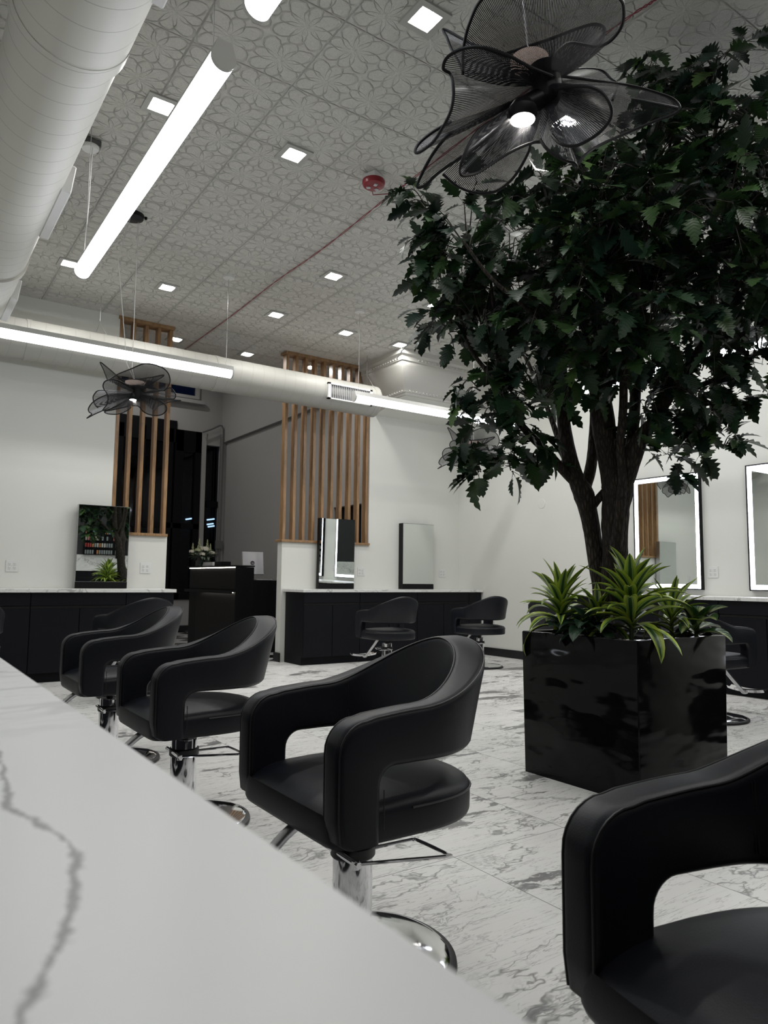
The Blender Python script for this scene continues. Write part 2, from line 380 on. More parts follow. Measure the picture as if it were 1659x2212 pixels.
M = dict(
    wall=m_wall('white_wall_paint', (.66, .665, .625)), grey=m_wall('grey_wall_paint', (.36, .35, .34)),
    darkwall=m_wall('charcoal_wall_paint', (.03, .03, .032)), tin=m_tin(), floor=m_floor(), checker=m_checker(),
    quartz=m_quartz(), nearq=m_near_quartz(), cab=simple('black_laminate', (.0045, .005, .0075), .5, 0, .05, 300, .16),
    cabgap=simple('shadow_gap', (.002, .002, .002), .8), leather=m_leather(), gloss=m_gloss(), wood=m_wood(),
    chrome=simple('chrome', (.78, .78, .80), .07, 1), satin=simple('satin_steel', (.55, .55, .56), .28, 1),
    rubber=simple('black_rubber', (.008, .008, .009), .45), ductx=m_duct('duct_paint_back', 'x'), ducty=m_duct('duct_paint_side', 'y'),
    white=simple('white_plastic', (.66, .66, .65), .35), trimgrey=simple('downlight_trim', (.40, .40, .38), .5), housing=simple('lamp_housing', (.50, .50, .48), .4),
    tube=emit('tube_diffuser', (.88, .92, 1.0), 8.5), down=emit('downlight_glow', (1, .985, .955), 290),
    led=emit('mirror_led_strip', (.86, .88, 1.0), 8), bulb=emit('bulb_glow', (1, .96, .9), 30), warm=emit('driver_glow', (1, .80, .70), .55),
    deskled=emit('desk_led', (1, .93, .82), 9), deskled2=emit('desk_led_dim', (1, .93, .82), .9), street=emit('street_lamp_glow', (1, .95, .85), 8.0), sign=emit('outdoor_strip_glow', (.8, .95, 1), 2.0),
    mirror=simple('mirror_silver', (.80, .84, .82), .005, 1), black=simple('black_satin', (.004, .004, .005), .42, spec=.2),
    frame=simple('black_metal_frame', (.003, .003, .004), .5, spec=.15), bark=m_bark(), leaf=m_leaf(), strap=m_strap(),
    stem=simple('green_stem', (.03, .06, .015), .5), twig=simple('brown_twig', (.018, .014, .010), .7), soil=simple('dark_soil', (.012, .009, .007), .95, 0, .8, 60),
    agla=m_broad('aglaonema_leaf', (.075, .12, .08), (.014, .04, .02), .35), dief=m_broad('dieffenbachia_leaf', (.34, .40, .14), (.03, .085, .022), .25),
    lampmesh=m_lampmesh(), lamprim=simple('black_rim', (.004, .004, .005), .45, spec=.25), glass=m_glass('window_glass', (.6, .68, .8), .0), vase=m_glass('vase_glass', (.75, .85, .8), .1),
    red=simple('red_plastic', (.20, .008, .016), .35), redwire=simple('red_cable', (.22, .02, .035), .5), greybox=simple('grey_metal_box', (.12, .12, .12), .5),
    cornice=simple('cornice_paint', (.50, .49, .455), .5, 0, .2, 30), night=simple('night_outside', (.0015, .002, .004), .9),
    blue=emit('night_sky_glow', (.0022, .0045, .012), 1.0), silver=simple('silver_plastic', (.42, .42, .43), .35, .3), petalw=simple('white_petal', (.62, .60, .50), .6),
    petalg=simple('cream_green_petal', (.36, .38, .22), .6), greyleaf=simple('silver_green_leaf', (.12, .16, .12), .6), dooryellow=simple('beige', (.4, .4, .38), .6),
    woodblk=simple('black_stained_panel', (.007, .0065, .007), .42, 0, .25, 25, .25), kick=simple('black_baseboard', (.006, .006, .007), .5))

CEIL = 3.88
# ------------------------------------------------------------------ room shell
def struct(name, mb, m, parent=None):
    o = mb.build(name, m, parent)
    if parent is None: o['kind'] = 'structure'
    return o
struct('floor', MB().box(-.6, 6.9, -2.0, 8.10, -.06, 0), M['floor'])
struct('floor_reception', MB().box(1.2, 5.5, 8.10, 13.7, -.06, 0), M['checker'])
struct('ceiling', MB().box(-.6, 6.9, -2.0, 9.6, CEIL, CEIL+.06), M['tin'])
struct('ceiling_reception', MB().box(1.2, 5.6, 9.6, 13.7, 5.2, 5.26).box(1.2, 5.6, 9.6, 9.66, CEIL+.06, 5.2), M['grey'])
struct('wall_left', MB().box(-.7, -.6, -2.0, 8.15, 0, CEIL), M['wall'])
struct('wall_right', MB().box(6.9, 7.0, -2.0, 8.15, 0, CEIL), M['wall'])
struct('wall_rear', MB().box(-.7, 7.0, -2.1, -2.0, 0, CEIL), M['darkwall'])
SILL = 1.462
struct('wall_back', MB().box(-.6, 2.0, 8.05, 8.17, 0, CEIL).box(2.0, 2.615, 8.05, 8.17, 0, SILL)
       .box(4.045, 5.325, 8.05, 8.17, 0, SILL).box(5.325, 6.9, 8.05, 8.17, 0, CEIL), M['wall'])
struct('wall_reception_left', MB().box(1.1, 1.2, 8.17, 13.7, 0, 5.2), M['grey'])
# grey side wall of the reception with a dark doorway and a thicker upper band
struct('wall_reception_right', MB().box(5.5, 5.6, 8.17, 8.46, 0, 5.2).box(5.5, 5.6, 8.46, 9.22, 2.07, 5.2)
       .box(5.5, 5.6, 9.22, 13.7, 0, 5.2).box(5.44, 5.5, 8.17, 13.6, 3.70, 5.2), M['grey'])
struct('door_1', MB().box(5.57, 5.60, 8.46, 9.22, 0, 2.07), M['black'])
struct('trim_door', MB().box(5.47, 5.51, 8.38, 9.30, 2.07, 2.15).box(5.47, 5.51, 9.22, 9.30, 0, 2.07).box(5.47, 5.51, 8.38, 8.46, 0, 2.07), M['grey'])
# far storefront wall
struct('wall_storefront', MB().box(1.2, 3.45, 13.6, 13.7, 0, 5.2).box(3.45, 5.6, 13.6, 13.7, 0, .60).box(3.45, 4.52, 13.6, 13.7, 4.02, 4.50)
       .box(4.52, 5.6, 13.6, 13.7, 3.86, 4.50).box(4.88, 5.6, 13.6, 13.7, 4.50, 5.2).box(5.02, 5.10, 13.52, 13.66, .6, 3.86)
       .box(5.40, 5.6, 13.52, 13.7, .6, 3.86).box(5.10, 5.40, 13.55, 13.66, 3.62, 3.86), M['grey'])
w1 = MB()
for a, b in ((3.45, 3.53), (3.86, 3.93), (4.36, 4.46), (4.50, 4.66), (4.90, 5.02)): w1.box(a, b, 13.56, 13.64, .60, 3.86)
w1.box(3.45, 4.52, 13.56, 13.64, 3.60, 4.02).box(4.52, 5.02, 13.56, 13.64, 3.45, 3.86).box(3.45, 5.02, 13.56, 13.64, 1.95, 2.05).box(3.45, 5.02, 13.56, 13.64, .6, .72)
wf = struct('window_1', w1, M['frame']); g = MB().box(3.45, 5.02, 13.63, 13.635, .6, 4.02).build('pane', M['glass'], wf)
w2 = MB().box(5.10, 5.16, 13.58, 13.64, .6, 2.5).box(5.10, 5.40, 13.58, 13.64, 2.40, 2.52).box(5.10, 5.40, 13.58, 13.64, .6, .70)
wf = struct('window_2', w2, M['frame']); MB().box(5.10, 5.40, 13.63, 13.635, .6, 3.62).build('pane', M['glass'], wf)
w3 = MB().box(2.6, 4.94, 13.55, 13.63, 4.50, 4.56).box(4.86, 4.94, 13.55, 13.63, 4.56, 5.2).box(2.6, 5.02, 13.48, 13.63, 4.40, 4.47)
wf = struct('window_3', w3, M['grey']); MB().box(2.6, 4.86, 13.60, 13.605, 4.56, 5.2).build('pane', M['glass'], wf)
struct('trim_sky', MB().box(1, 6.2, 14.6, 14.65, 3.9, 7), M['blue'])
struct('baseboard_reception', MB().box(3.45, 5.5, 13.57, 13.6, 0, .11).box(5.47, 5.5, 9.3, 13.6, 0, .11), M['kick'])
struct('baseboard_right', MB().box(6.885, 6.9, 5.55, 7.52, 0, .105), M['kick'])
struct('baseboard_partition', MB().box(4.03, 4.045, 8.03, 8.19, 0, .11), M['kick'])
# cornice: moulding profile swept round an outside corner, on a sloped soffit
prof = [(0, 0), (.02, .005), (.03, .03), (.05, .035), (.055, .06), (.07, .08), (.11, .13), (.15, .20), (.185, .27), (.205, .32), (.215, .345), (.215, .375), (.23, .38), (.235, .43), (.27, .45), (.275, .51)]
cm = MB(); cx0, cy0 = 5.40, 7.34
ringA = [Vector((6.9, cy0-a, 3.37+b)) for a, b in prof]; ringB = [Vector((cx0-a, cy0-a, 3.37+b)) for a, b in prof]; ringC = [Vector((cx0-a, 8.05, 3.37+b)) for a, b in prof]
cm.rings([ringA, ringB], smooth=False, cap=False, closed=False).rings([ringB, ringC], smooth=False, cap=False, closed=False)
# egg-and-dart beads and relief swags
def bead(P, dr, k):
    cm.lathe([(0.001, -.012), (.010, -.008), (.013, 0), (.010, .008), (.001, .012)], 8, P)
for i in range(26): bead((cx0+.03+i*.055, cy0-.234, 3.37+.405), 0, i); bead((cx0+.02+i*.055, cy0-.058, 3.37+.05), 0, i)
for i in range(14): bead((cx0-.234, cy0-.15+i*.055, 3.37+.405), 0, i); bead((cx0-.058, cy0+i*.055, 3.37+.05), 0, i)
for k in range(4):
    x = cx0+.28+k*.38
    for s_ in (0, 1):
        arc = [Vector((x+.11*math.cos(a), cy0-.165-.10*math.sin(a)*.5, 3.37+.27+.09*math.sin(a)*(1 if s_ else .6))) for a in [math.pi+i*math.pi/10 for i in range(11)]]
        cm.tube(arc, [.004+.014*math.sin(math.pi*i/10) for i in range(11)], 8)
for k in range(2):
    y = cy0+.16+k*.34
    arc = [Vector((cx0-.165-.05*math.sin(a), y+.10*math.cos(a), 3.37+.27+.08*math.sin(a))) for a in [math.pi+i*math.pi/10 for i in range(11)]]
    cm.tube(arc, [.004+.014*math.sin(math.pi*i/10) for i in range(11)], 8)
struct('trim_cornice', cm, M['cornice'])
sf = MB(); v = [(cx0, 7.34, 3.37), (cx0, 8.05, 3.245), (cx0, 8.05, 3.60), (cx0, 7.34, 3.60), (6.9, 7.34, 3.37), (6.9, 8.05, 3.245), (6.9, 8.05, 3.60), (6.9, 7.34, 3.60)]
sf.add(v, [[0, 1, 2, 3], [0, 4, 5, 1], [4, 7, 6, 5], [0, 3, 7, 4], [3, 2, 6, 7], [1, 5, 6, 2]])
struct('trim_soffit', sf, M['wall'])
# night outside: strips added in place of tube reflections, and a far street lamp
for P, nm, lb, ct, mt, sz in ((at(378, 1207, 19), 'street_lamp', 'bright street lamp glowing beyond the dark storefront window', 'street lamp', 'street', .08),):
    MB().lathe([(0.01, -.07), (.07, -.05), (.09, 0), (.07, .05), (.01, .07)], 12).build('lamp_globe', M[mt], empty(nm, P, 0, lb, ct))
    MB().tube([(0, 0, -.06), (0, 0, -P.z)], .035).build('post', M['black'], bpy.data.objects[nm])

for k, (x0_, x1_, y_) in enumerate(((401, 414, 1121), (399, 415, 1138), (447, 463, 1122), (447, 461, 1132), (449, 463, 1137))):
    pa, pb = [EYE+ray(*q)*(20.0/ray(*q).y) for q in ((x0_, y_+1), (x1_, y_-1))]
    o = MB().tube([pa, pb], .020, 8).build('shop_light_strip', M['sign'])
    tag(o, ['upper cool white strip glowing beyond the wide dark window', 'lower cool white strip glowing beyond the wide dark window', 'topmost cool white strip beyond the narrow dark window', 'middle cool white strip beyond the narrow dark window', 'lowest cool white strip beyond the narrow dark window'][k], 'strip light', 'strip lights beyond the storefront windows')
# ------------------------------------------------------------------ slatted wooden screens
def screen(name, x0, x1, n, label):
    t = empty(name, (0, 0, 0), 0, label, 'screen', 'slatted oak screens on the half walls')
    MB().box(x0-.03, x1+.012, 8.02, 8.20, SILL, SILL+.03, bev=.003).build('sill_board', M['wood'], t)
    MB().box(x0-.02, x1+.01, 8.03, 8.19, CEIL-.035, CEIL, bev=.003).build('top_rail', M['wood'], t)
    w = .038
    for i in range(n):
        x = x0+i*(x1-x0-w)/(n-1)
        MB().box(x, x+w, 8.065, 8.155, SILL+.03, CEIL-.035, bev=.002).build('slat', M['wood'], t)
    return t
screen('slat_screen', 2.005, 2.60, 5, 'narrow oak slat screen of five slats on the left half wall')
screen('slat_screen', 4.055, 5.315, 10, 'wide oak slat screen of ten slats on the half wall behind the mirrors')

# ------------------------------------------------------------------ ducts, vents
def cyl_between(mb, a, b, r_, n=48, mi=0): return mb.tube([a, b], r_, n, mi=mi)
t = empty('air_duct', (3, 7.6, 3.287), 0, 'white spiral duct running along the top of the back wall', 'air duct')
def rel(mb, name, m, parent):
    o = mb.build(name, m, parent); o.location = -Vector(parent.location); return o
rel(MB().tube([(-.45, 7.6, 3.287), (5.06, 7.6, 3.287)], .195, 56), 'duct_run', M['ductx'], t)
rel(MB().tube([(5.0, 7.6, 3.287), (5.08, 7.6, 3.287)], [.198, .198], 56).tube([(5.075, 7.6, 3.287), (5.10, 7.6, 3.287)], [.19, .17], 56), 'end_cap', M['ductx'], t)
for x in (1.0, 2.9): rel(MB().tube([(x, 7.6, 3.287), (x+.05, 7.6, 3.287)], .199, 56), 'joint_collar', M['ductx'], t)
vg = MB().box(4.28, 4.92, 7.385, 7.42, 3.17, 3.185).box(4.28, 4.92, 7.385, 7.42, 3.35, 3.37).box(4.28, 4.315, 7.385, 7.42, 3.17, 3.37).box(4.885, 4.92, 7.385, 7.42, 3.17, 3.37)
rel(vg, 'vent_frame', M['white'], t)
rel(MB().box(4.318, 4.882, 7.412, 7.418, 3.188, 3.348), 'vent_opening', M['cabgap'], t)
vs_ = MB()
for i in range(22): x = 4.325+i*.0262; vs_.box(x, x+.009, 7.392, 7.412, 3.185, 3.352)
rel(vs_, 'vent_louvres', M['silver'], t)
for x in (1.69, 4.97):
    rel(MB().tube([(x, 7.6, CEIL), (x, 7.6, 3.62)], .003, 6).tube([(x, 7.6, 3.62), (x-.06, 7.50, 3.44)], .002, 6).tube([(x, 7.6, 3.62), (x+.06, 7.52, 3.45)], .002, 6), 'hanger_wire', M['satin'], t)
t = empty('air_duct', (.508, 3, 3.29), 0, 'large white spiral duct overhead at the left edge', 'air duct')
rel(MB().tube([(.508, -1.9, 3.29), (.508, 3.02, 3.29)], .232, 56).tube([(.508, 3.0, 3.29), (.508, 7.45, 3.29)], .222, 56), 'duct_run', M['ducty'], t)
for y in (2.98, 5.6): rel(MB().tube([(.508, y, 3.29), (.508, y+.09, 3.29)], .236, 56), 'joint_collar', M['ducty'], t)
for y0, y1 in ((1.7, 2.62), (4.25, 4.95), (6.2, 6.8)):
    Mx = Matrix.Translation((.508, 0, 3.29)) @ Matrix.Rotation(R(8), 4, 'Y')
    rel(MB().box(.205, .262, y0, y1, -.085, .085, M=Mx, bev=.006), 'register_box', M['white'], t)

# ------------------------------------------------------------------ linear tube lights
def tube_light(a, b, label, wires, canopy=True):
    a, b = Vector(a), Vector(b); d = (b-a).normalized(); L = (b-a).length
    t = empty('linear_pendant_light', a, math.atan2(d.y, d.x), label, 'pendant light', 'tubular white pendant lights')
    n = 18; rr = .047
    def arc(x, a0, a1, k, r_): return [Vector((x, r_*math.cos(a0+(a1-a0)*i/k), r_*math.sin(a0+(a1-a0)*i/k))) for i in range(k+1)]
    A0, A1 = R(-205), R(25)
    MB().rings([arc(.012, A0, A1, n, rr), arc(L-.012, A0, A1, n, rr)], cap=False, closed=False).build('diffuser', M['tube'], t)
    h = rr*math.sin(R(25)); w = rr*math.cos(R(25))
    hs = [Vector((0, -w, h)), Vector((0, -w*.66, h+.045)), Vector((0, w*.66, h+.045)), Vector((0, w, h))]
    MB().rings([[v+Vector((.0, 0, 0)) for v in hs], [v+Vector((L, 0, 0)) for v in hs]], smooth=False).build('housing', M['housing'], t)
    capo = arc(0, R(-208), R(28), n, rr+.001)+[hs[2].copy(), hs[1].copy()]
    for x0, x1 in ((-.004, .012), (L-.012, L+.004)):
        MB().rings([[Vector((x0, v.y, v.z)) for v in capo], [Vector((x1, v.y, v.z)) for v in capo]], smooth=False).build('end_cap', M['housing'], t)
    for x in wires:
        MB().tube([(x, 0, h+.025), (x, 0, CEIL-a.z-.02)], .0022, 6).build('suspension_wire', M['satin'], t)
        if canopy: MB().lathe([(.02, -.03), (.055, -.02), (.06, 0)], 20, (x, 0, CEIL-a.z)).build('canopy', M['white'], t)
    return t
tube_light((.93, 2.42, 2.93), (.93, 4.74, 2.93), 'long glowing tube light hanging lengthwise below the large left duct', (.12, 2.25), False)
tube_light((.93, -.20, 2.93), (.93, 2.14, 2.93), 'nearest tube light, only its far end showing at the top of the photo', (.12, 2.2), False)
tube_light((-.1, 6.35, 2.94), (2.62, 6.35, 2.94), 'long tube light hanging in front of the duct at the left of the back wall', (.25, 2.66))
tube_light((3.99, 6.35, 2.925), (6.35, 6.35, 2.925), 'tube light hanging in front of the duct vent and running behind the tree', (.06, 2.28))
tube_light((5.68, 2.6, 2.93), (5.68, 4.95, 2.93), 'tube light over the right wall stations, mostly hidden by the tree', (.12, 2.2))
tube_light((5.68, -.3, 2.93), (5.68, 2.1, 2.93), 'tube light over the right wall outside the photo, seen in the right lit mirror', (.12, 2.2))  # extra tube added out of view to light the room
# grey ceiling junction box that carries a wire
t = empty('junction_box', (.95, 4.86, CEIL), 0, 'grey metal junction box on the ceiling beside the large duct', 'junction box')
MB().box(-.075, .075, -.05, .05, -.05, 0, bev=.006).build('box_body', M['greybox'], t)
MB().lathe([(.05, -.072), (.058, -.06), (.058, -.05)], 24, (.01, -.02, 0)).build('canopy', M['white'], t)
MB().tube([(.02, -.05, -.07), (0, -.12, -.5), (-.02, -.14, -.9)], .003, 6).build('cord', M['white'], t)

# ------------------------------------------------------------------ downlights
def make_down():
    t = empty('recessed_downlight', (0, 0, 0))
    o_, i_ = .098, .064; z0, z1 = -.012, 0.0
    mb = MB()
    vs = []
    for rr, z in ((o_, 0), (o_, z0), (i_, z0), (i_-.012, -.002)):
        vs += [(-rr, -rr, z), (rr, -rr, z), (rr, rr, z), (-rr, rr, z)]
    fs = []
    for k in range(3):
        for j in range(4): fs.append([k*4+j, k*4+(j+1) % 4, (k+1)*4+(j+1) % 4, (k+1)*4+j])
    mb.add(vs, fs); mb.build('trim_ring', M['trimgrey'], t)
    e = i_-.013
    MB().add([(-e, -e, -.003), (e, -e, -.003), (e, e, -.003), (-e, e, -.003)], [[3, 2, 1, 0]]).build('light_panel', M['down'], t)
    return t
dl = make_down(); first = True
spots = [((2.12, 2.74), 'square recessed downlight beside the near black mesh pendant'),
    ((1.23, 4.22), 'square recessed downlight left of the long tube light, near its top end'),
    ((2.13, 4.20), 'square recessed downlight in the middle of the ceiling left of the red alarm'),
    ((1.25, 6.94), 'square recessed downlight at the lower end of the long tube light'),
    ((2.16, 6.95), 'square recessed downlight just right of the lower end of the long tube light'),
    ((3.36, 5.74), 'square recessed downlight right of the red cable, nearest the tree'),
    ((3.37, 6.98), 'square recessed downlight between the red cable and the back duct'),
    ((4.29, 7.02), 'square recessed downlight above the wide slat screen'),
    ((2.75, 8.44), 'square recessed downlight beside the narrow slat screen top'),
    ((3.69, 8.46), 'square recessed downlight just above the back duct between the two screens'),
    ((5.05, 6.99), 'square recessed downlight at the left edge of the tree crown by the cornice'),
    ((4.64, 8.48), 'square recessed downlight seen between the slats of the wide screen')]
spots += [((x, y), None) for x, y in ((3.36, 2.9), (4.6, 4.2), (4.6, 5.74), (5.9, 4.2), (5.9, 5.74), (6.0, 2.7), (4.6, 1.3), (3.36, .9), (2.12, 1.3), (3.3, -.6), (5.2, -.6), (1.6, -.8), (6.0, 1.0))]  # unseen downlights added to continue the grid and fill the room with light
for (x, y), lb in spots:
    o = dl if first else copy_tree(dl); first = False
    o.location = (x, y, CEIL)
    tag(o, lb or 'square recessed downlight hidden behind the tree or outside the photo', 'downlight', 'square recessed downlights' if lb else 'recessed downlights out of view')

for x, y in ((2.4, 10.8), (3.9, 10.8), (2.4, 12.6), (3.9, 12.6)):  # unseen downlights added only to brighten the reception
    o = copy_tree(dl); o.location = (x, y, 5.2); tag(o, 'square recessed downlight in the high reception ceiling out of view', 'downlight', 'recessed downlights out of view')
# ------------------------------------------------------------------ ceiling extras
t = empty('fire_alarm', (2.71, 4.09, CEIL), R(20), 'red round fire alarm strobe on a white ceiling box', 'fire alarm')
MB().box(-.05, .05, -.05, .05, -.05, 0, bev=.004).build('mounting_box', M['white'], t)
MB().lathe([(.06, -.095), (.075, -.085), (.082, -.065), (.08, -.05)], 32).build('strobe_body', M['red'], t)
mbx = MB()
for a in (0, 120, 240): mbx.box(.022, .052, -.012, .012, -.102, -.092, M=Matrix.Rotation(R(a), 4, 'Z'), bev=.003)
mbx.build('strobe_lens', M['silver'], t)
cb = empty('red_cable', (0, 0, 0), 0, 'thin twisted red cable strung across the ceiling from the fire alarm', 'cable')
pp = [onz(x, y, 3.862) for x, y in ((1480, -50), (1415, 0), (1340, 50), (1100, 225), (850, 418), (842, 422), (700, 535), (596, 608), (500, 682), (405, 751), (398, 756))]
pp = spline(pp, 14)
for s_ in (0, 1):
    q = [p+Vector((math.cos(i*.9+s_*3.14)*.0045, 0, math.sin(i*.9+s_*3.14)*.0045)) for i, p in enumerate(pp)]
    MB().tube(q, .0028, 6).build('strand', M['redwire'], cb)
rg = onz(596, 608, 3.85)
MB().tube([rg+Vector((.03*math.cos(a), .0, -.01+.03*math.sin(a))) for a in [i*math.pi/8 for i in range(16)]], .0025, 6, closed=True).build('ring_clip', M['satin'], cb)
MB().tube([Vector((2.71, 4.13, 3.82)), Vector((2.78, 4.20, 3.80)), pp[56]], .004, 6).build('lead', M['redwire'], cb)

# ------------------------------------------------------------------ counters and cabinets
# local frame of a run: x along the run, front face looks to -y at y=0, depth goes +y
def cabinet(name, loc, rz, w, label, group, depth=.48, doors=2, toe=.09, filler=False):
    t = empty(name, loc, rz, label, 'cabinet', group)
    MB().box(.002, w-.002, .018, depth, toe, .85).box(.002, w-.002, .06, depth, 0, toe).build('carcass', M['cab'], t)
    MB().box(.004, w-.004, .012, .019, .70, .725).build('finger_groove', M['cabgap'], t)
    MB().box(.003, w-.003, 0, .018, .727, .848, bev=.0015).build('drawer', M['cab'], t)
    dw = w/doors
    for k in range(doors): MB().box(k*dw+.003, (k+1)*dw-.003, 0, .018, toe+.003, .698, bev=.0015).build('door', M['cab'], t)
    return t
YF = 7.55
for a, b, lb in ((-.58, .30, 'black cabinet at the far left of the back counter, outside the photo'), (.30, 1.18, 'black cabinet under the left back counter, cut by the left photo edge'),
                 (1.18, 2.06, 'black cabinet under the mirror that reflects the tree'), (2.06, 2.55, 'narrow black cabinet at the right end of the left back counter')):
    cabinet('base_cabinet', (a, YF, 0), 0, b-a, lb, 'cabinets of the left back counter', doors=2 if b-a > .6 else 1)
for a, b, lb in ((4.10, 4.88, 'black cabinet at the left end of the right back counter, below the half wall'), (4.88, 5.77, 'black cabinet behind the salon chair with the visible footplate'),
                 (5.77, 6.66, 'black cabinet behind the salon chair nearest the room corner'), (6.66, 6.885, 'narrow black filler cabinet in the room corner')):
    cabinet('base_cabinet', (a, YF, 0), 0, b-a, lb, 'cabinets of the right back counter', doors=2 if b-a > .6 else 1)
def slab(name, x0, x1, y0, y1, z0, z1, m, label, cat='counter'):
    o = MB().box(x0, x1, y0, y1, z0, z1, bev=.002).build(name, m); return tag(o, label, cat)
slab('worktop', -.59, 2.565, YF-.03, 8.045, .852, .885, M['quartz'], 'white veined counter top on the left part of the back wall')
slab('worktop', 4.07, 6.895, YF-.03, 8.045, .852, .885, M['quartz'], 'white veined counter top below the wide slat screen')
XF = 6.37
for k, lb in enumerate(('black cabinet at the far end of the right wall, hidden behind the plants', 'black cabinet of the right wall just behind the planter plants', 'black cabinet of the right wall under the lit mirror at the photo edge',
                        'black cabinet of the right wall just outside the photo', 'black cabinet of the right wall, second one outside the photo', 'black cabinet of the right wall, third one outside the photo')):
    y1 = 5.53-k*.88
    cabinet('base_cabinet', (XF, y1, 0), R(-90), .88, lb, 'cabinets of the right wall counter', depth=.52)
slab('worktop', XF-.03, 6.895, .25, 5.55, .85, .882, M['quartz'], 'white veined counter top along the right wall under the lit mirrors')
# near counter
slab('worktop', -.595, .149, -1.95, 5.0, .852, .885, M['nearq'], 'large white quartz counter top filling the lower left foreground')
for k in range(7):
    cabinet('base_cabinet', (.11, -1.9+k*.97, 0), R(90), .97, 'black cabinet under the foreground counter, hidden from view', 'cabinets under the foreground counter', depth=.66)
# rear wall run (seen only in the tree mirror)
for k in range(5):
    cabinet('base_cabinet', (6.3-k*.9, -1.50, 0), R(180), .9, 'black cabinet on the rear wall, seen only in a mirror', 'cabinets of the rear counter', depth=.48)
slab('worktop', 1.75, 6.35, -1.995, -1.47, .852, .90, M['quartz'], 'white counter top of the rear wall seen in the mirror below the colour rack')
slab('backsplash', 1.75, 6.35, -1.998, -1.98, .90, 1.215, M['quartz'], 'veined marble backsplash seen in the mirror below the colour rack', 'backsplash')
t = empty('colour_rack', (3.34, -1.99, 1.22), 0, 'black wall rack of hair colour boxes reflected in the left mirror', 'rack')
RW, RH = .95, .62
mb = MB().box(0, RW, 0, .01, 0, RH).box(0, .02, 0, .10, 0, RH).box(RW-.02, RW, 0, .10, 0, RH)
mb.build('rack_frame', M['black'], t)
for z in (0, .16, .32, .47, .60): MB().box(0, RW, 0, .10, z, z+.014).build('shelf', M['black'], t)
cols = [(.45, .20, .08), (.35, .04, .04), (.45, .42, .38), (.22, .25, .25), (.18, .28, .45), (.42, .16, .13), (.40, .34, .24)]
cnm = ['orange', 'red', 'cream', 'grey', 'blue', 'pink', 'beige']
bm_ = [simple('carton_'+n_, c_, .5) for n_, c_ in zip(cnm, cols)]
protos = []
rows_n = ['bottom', 'second', 'third', 'top']
seq = {0: [3, 3, 3, 3, None, 0, 3, 3, 3, 3, 3, 3, None, 3, 0, 3, 3], 1: [1, 1, 1, 0, 3, 2, 0, 2, 2, 3, 3, 3, None, 3, 3, 2, 3], 2: [2, 5, 2, None, 6, 2, None, 3, None, 3, None, None, 5, None, None, 6, 2], 3: [0, 0, None, 4, 4, None, None, 1, 5, 0, 4, 4, None, 2, 1, 1, 2]}
pm = {}
for rw, z in enumerate((.014, .174, .334, .484)):
    for i, ci in enumerate(seq[rw]):
        if ci is None: continue
        for k in range(3):
            x = .04+i*.052
            if ci not in pm:
                o = MB().box(-.018, .018, 0, .05, 0, .030, bev=.002).build('colour_carton', bm_[ci]); pm[ci] = o
            else:
                o = pm[ci].copy(); col.objects.link(o)
            o.location = (3.34+x+.004, -1.97, 1.22+z+.001+k*.0315)
            tag(o, 'small %s hair colour carton on the %s shelf of the black rack' % (cnm[ci], rows_n[rw]), 'carton', '%s cartons on the %s rack shelf' % (cnm[ci], rows_n[rw]))

# ------------------------------------------------------------------ box mirrors on the back counter
def box_mirror(x0, x1, z1, label, side='black', dp=.096):
    t = empty('counter_mirror', (x0, 7.95, .886), 0, label, 'mirror', 'frameless box mirrors on the back counter'); w = x1-x0; h = z1-.886
    MB().box(0, w, .004, dp, 0, h, bev=.001).build('mirror_box', M[side], t)
    MB().box(.004, w-.004, 0, .004, .072, h-.004).build('mirror_glass', M['mirror'], t)
    MB().box(.0, w, 0, .004, .0, .068).build('base_strip', M['black'], t)
    return t
m1_ = box_mirror(1.645, 2.165, 1.757, 'tall mirror reflecting the tree, on the left back counter beside the narrow screen', 'satin', .078)
m2_ = box_mirror(4.515, 5.035, 1.780, 'tall mirror reflecting a lit frame, in front of the wide slat screen', dp=.066)
m2_.rotation_euler = (R(.9), 0, R(-.6)); m1_.rotation_euler = (R(.9), 0, R(-1.4))
box_mirror(5.82, 6.355, 1.785, 'tall plain mirror with black side on the right back counter')

# lit mirrors on the right wall
def lit_mirror(y0, y1, label):
    z0, z1 = .938, 2.152
    t = empty('lit_mirror', (6.9, (y0+y1)/2, z0), 0, label, 'mirror', 'lit mirrors with black frames on the right wall')
    w = (y1-y0)/2; h = z1-z0; b = .012; d = .045
    MB().box(-d, 0, -w, w, 0, b).box(-d, 0, -w, w, h-b, h).box(-d, 0, -w, -w+b, b, h-b).box(-d, 0, w-b, w, b, h-b).build('frame', M['frame'], t)
    e = .043
    MB().box(-d+.008, -.001, -w+b, w-b, b, b+e).box(-d+.008, -.001, -w+b, w-b, h-b-e, h-b).box(-d+.008, -.001, -w+b, -w+b+e, b+e, h-b-e).box(-d+.008, -.001, w-b-e, w-b, b+e, h-b-e).build('light_strip', M['led'], t)
    MB().box(-d+.010, -.001, -w+b+e, w-b-e, b+e, h-b-e).build('mirror_glass', M['mirror'], t)
lit_mirror(4.222, 5.02, 'lit mirror with black frame half hidden behind the tree trunk')
lit_mirror(2.935, 3.735, 'lit mirror with black frame cut by the right photo edge')
lit_mirror(1.65, 2.45, 'lit mirror with black frame outside the right photo edge')

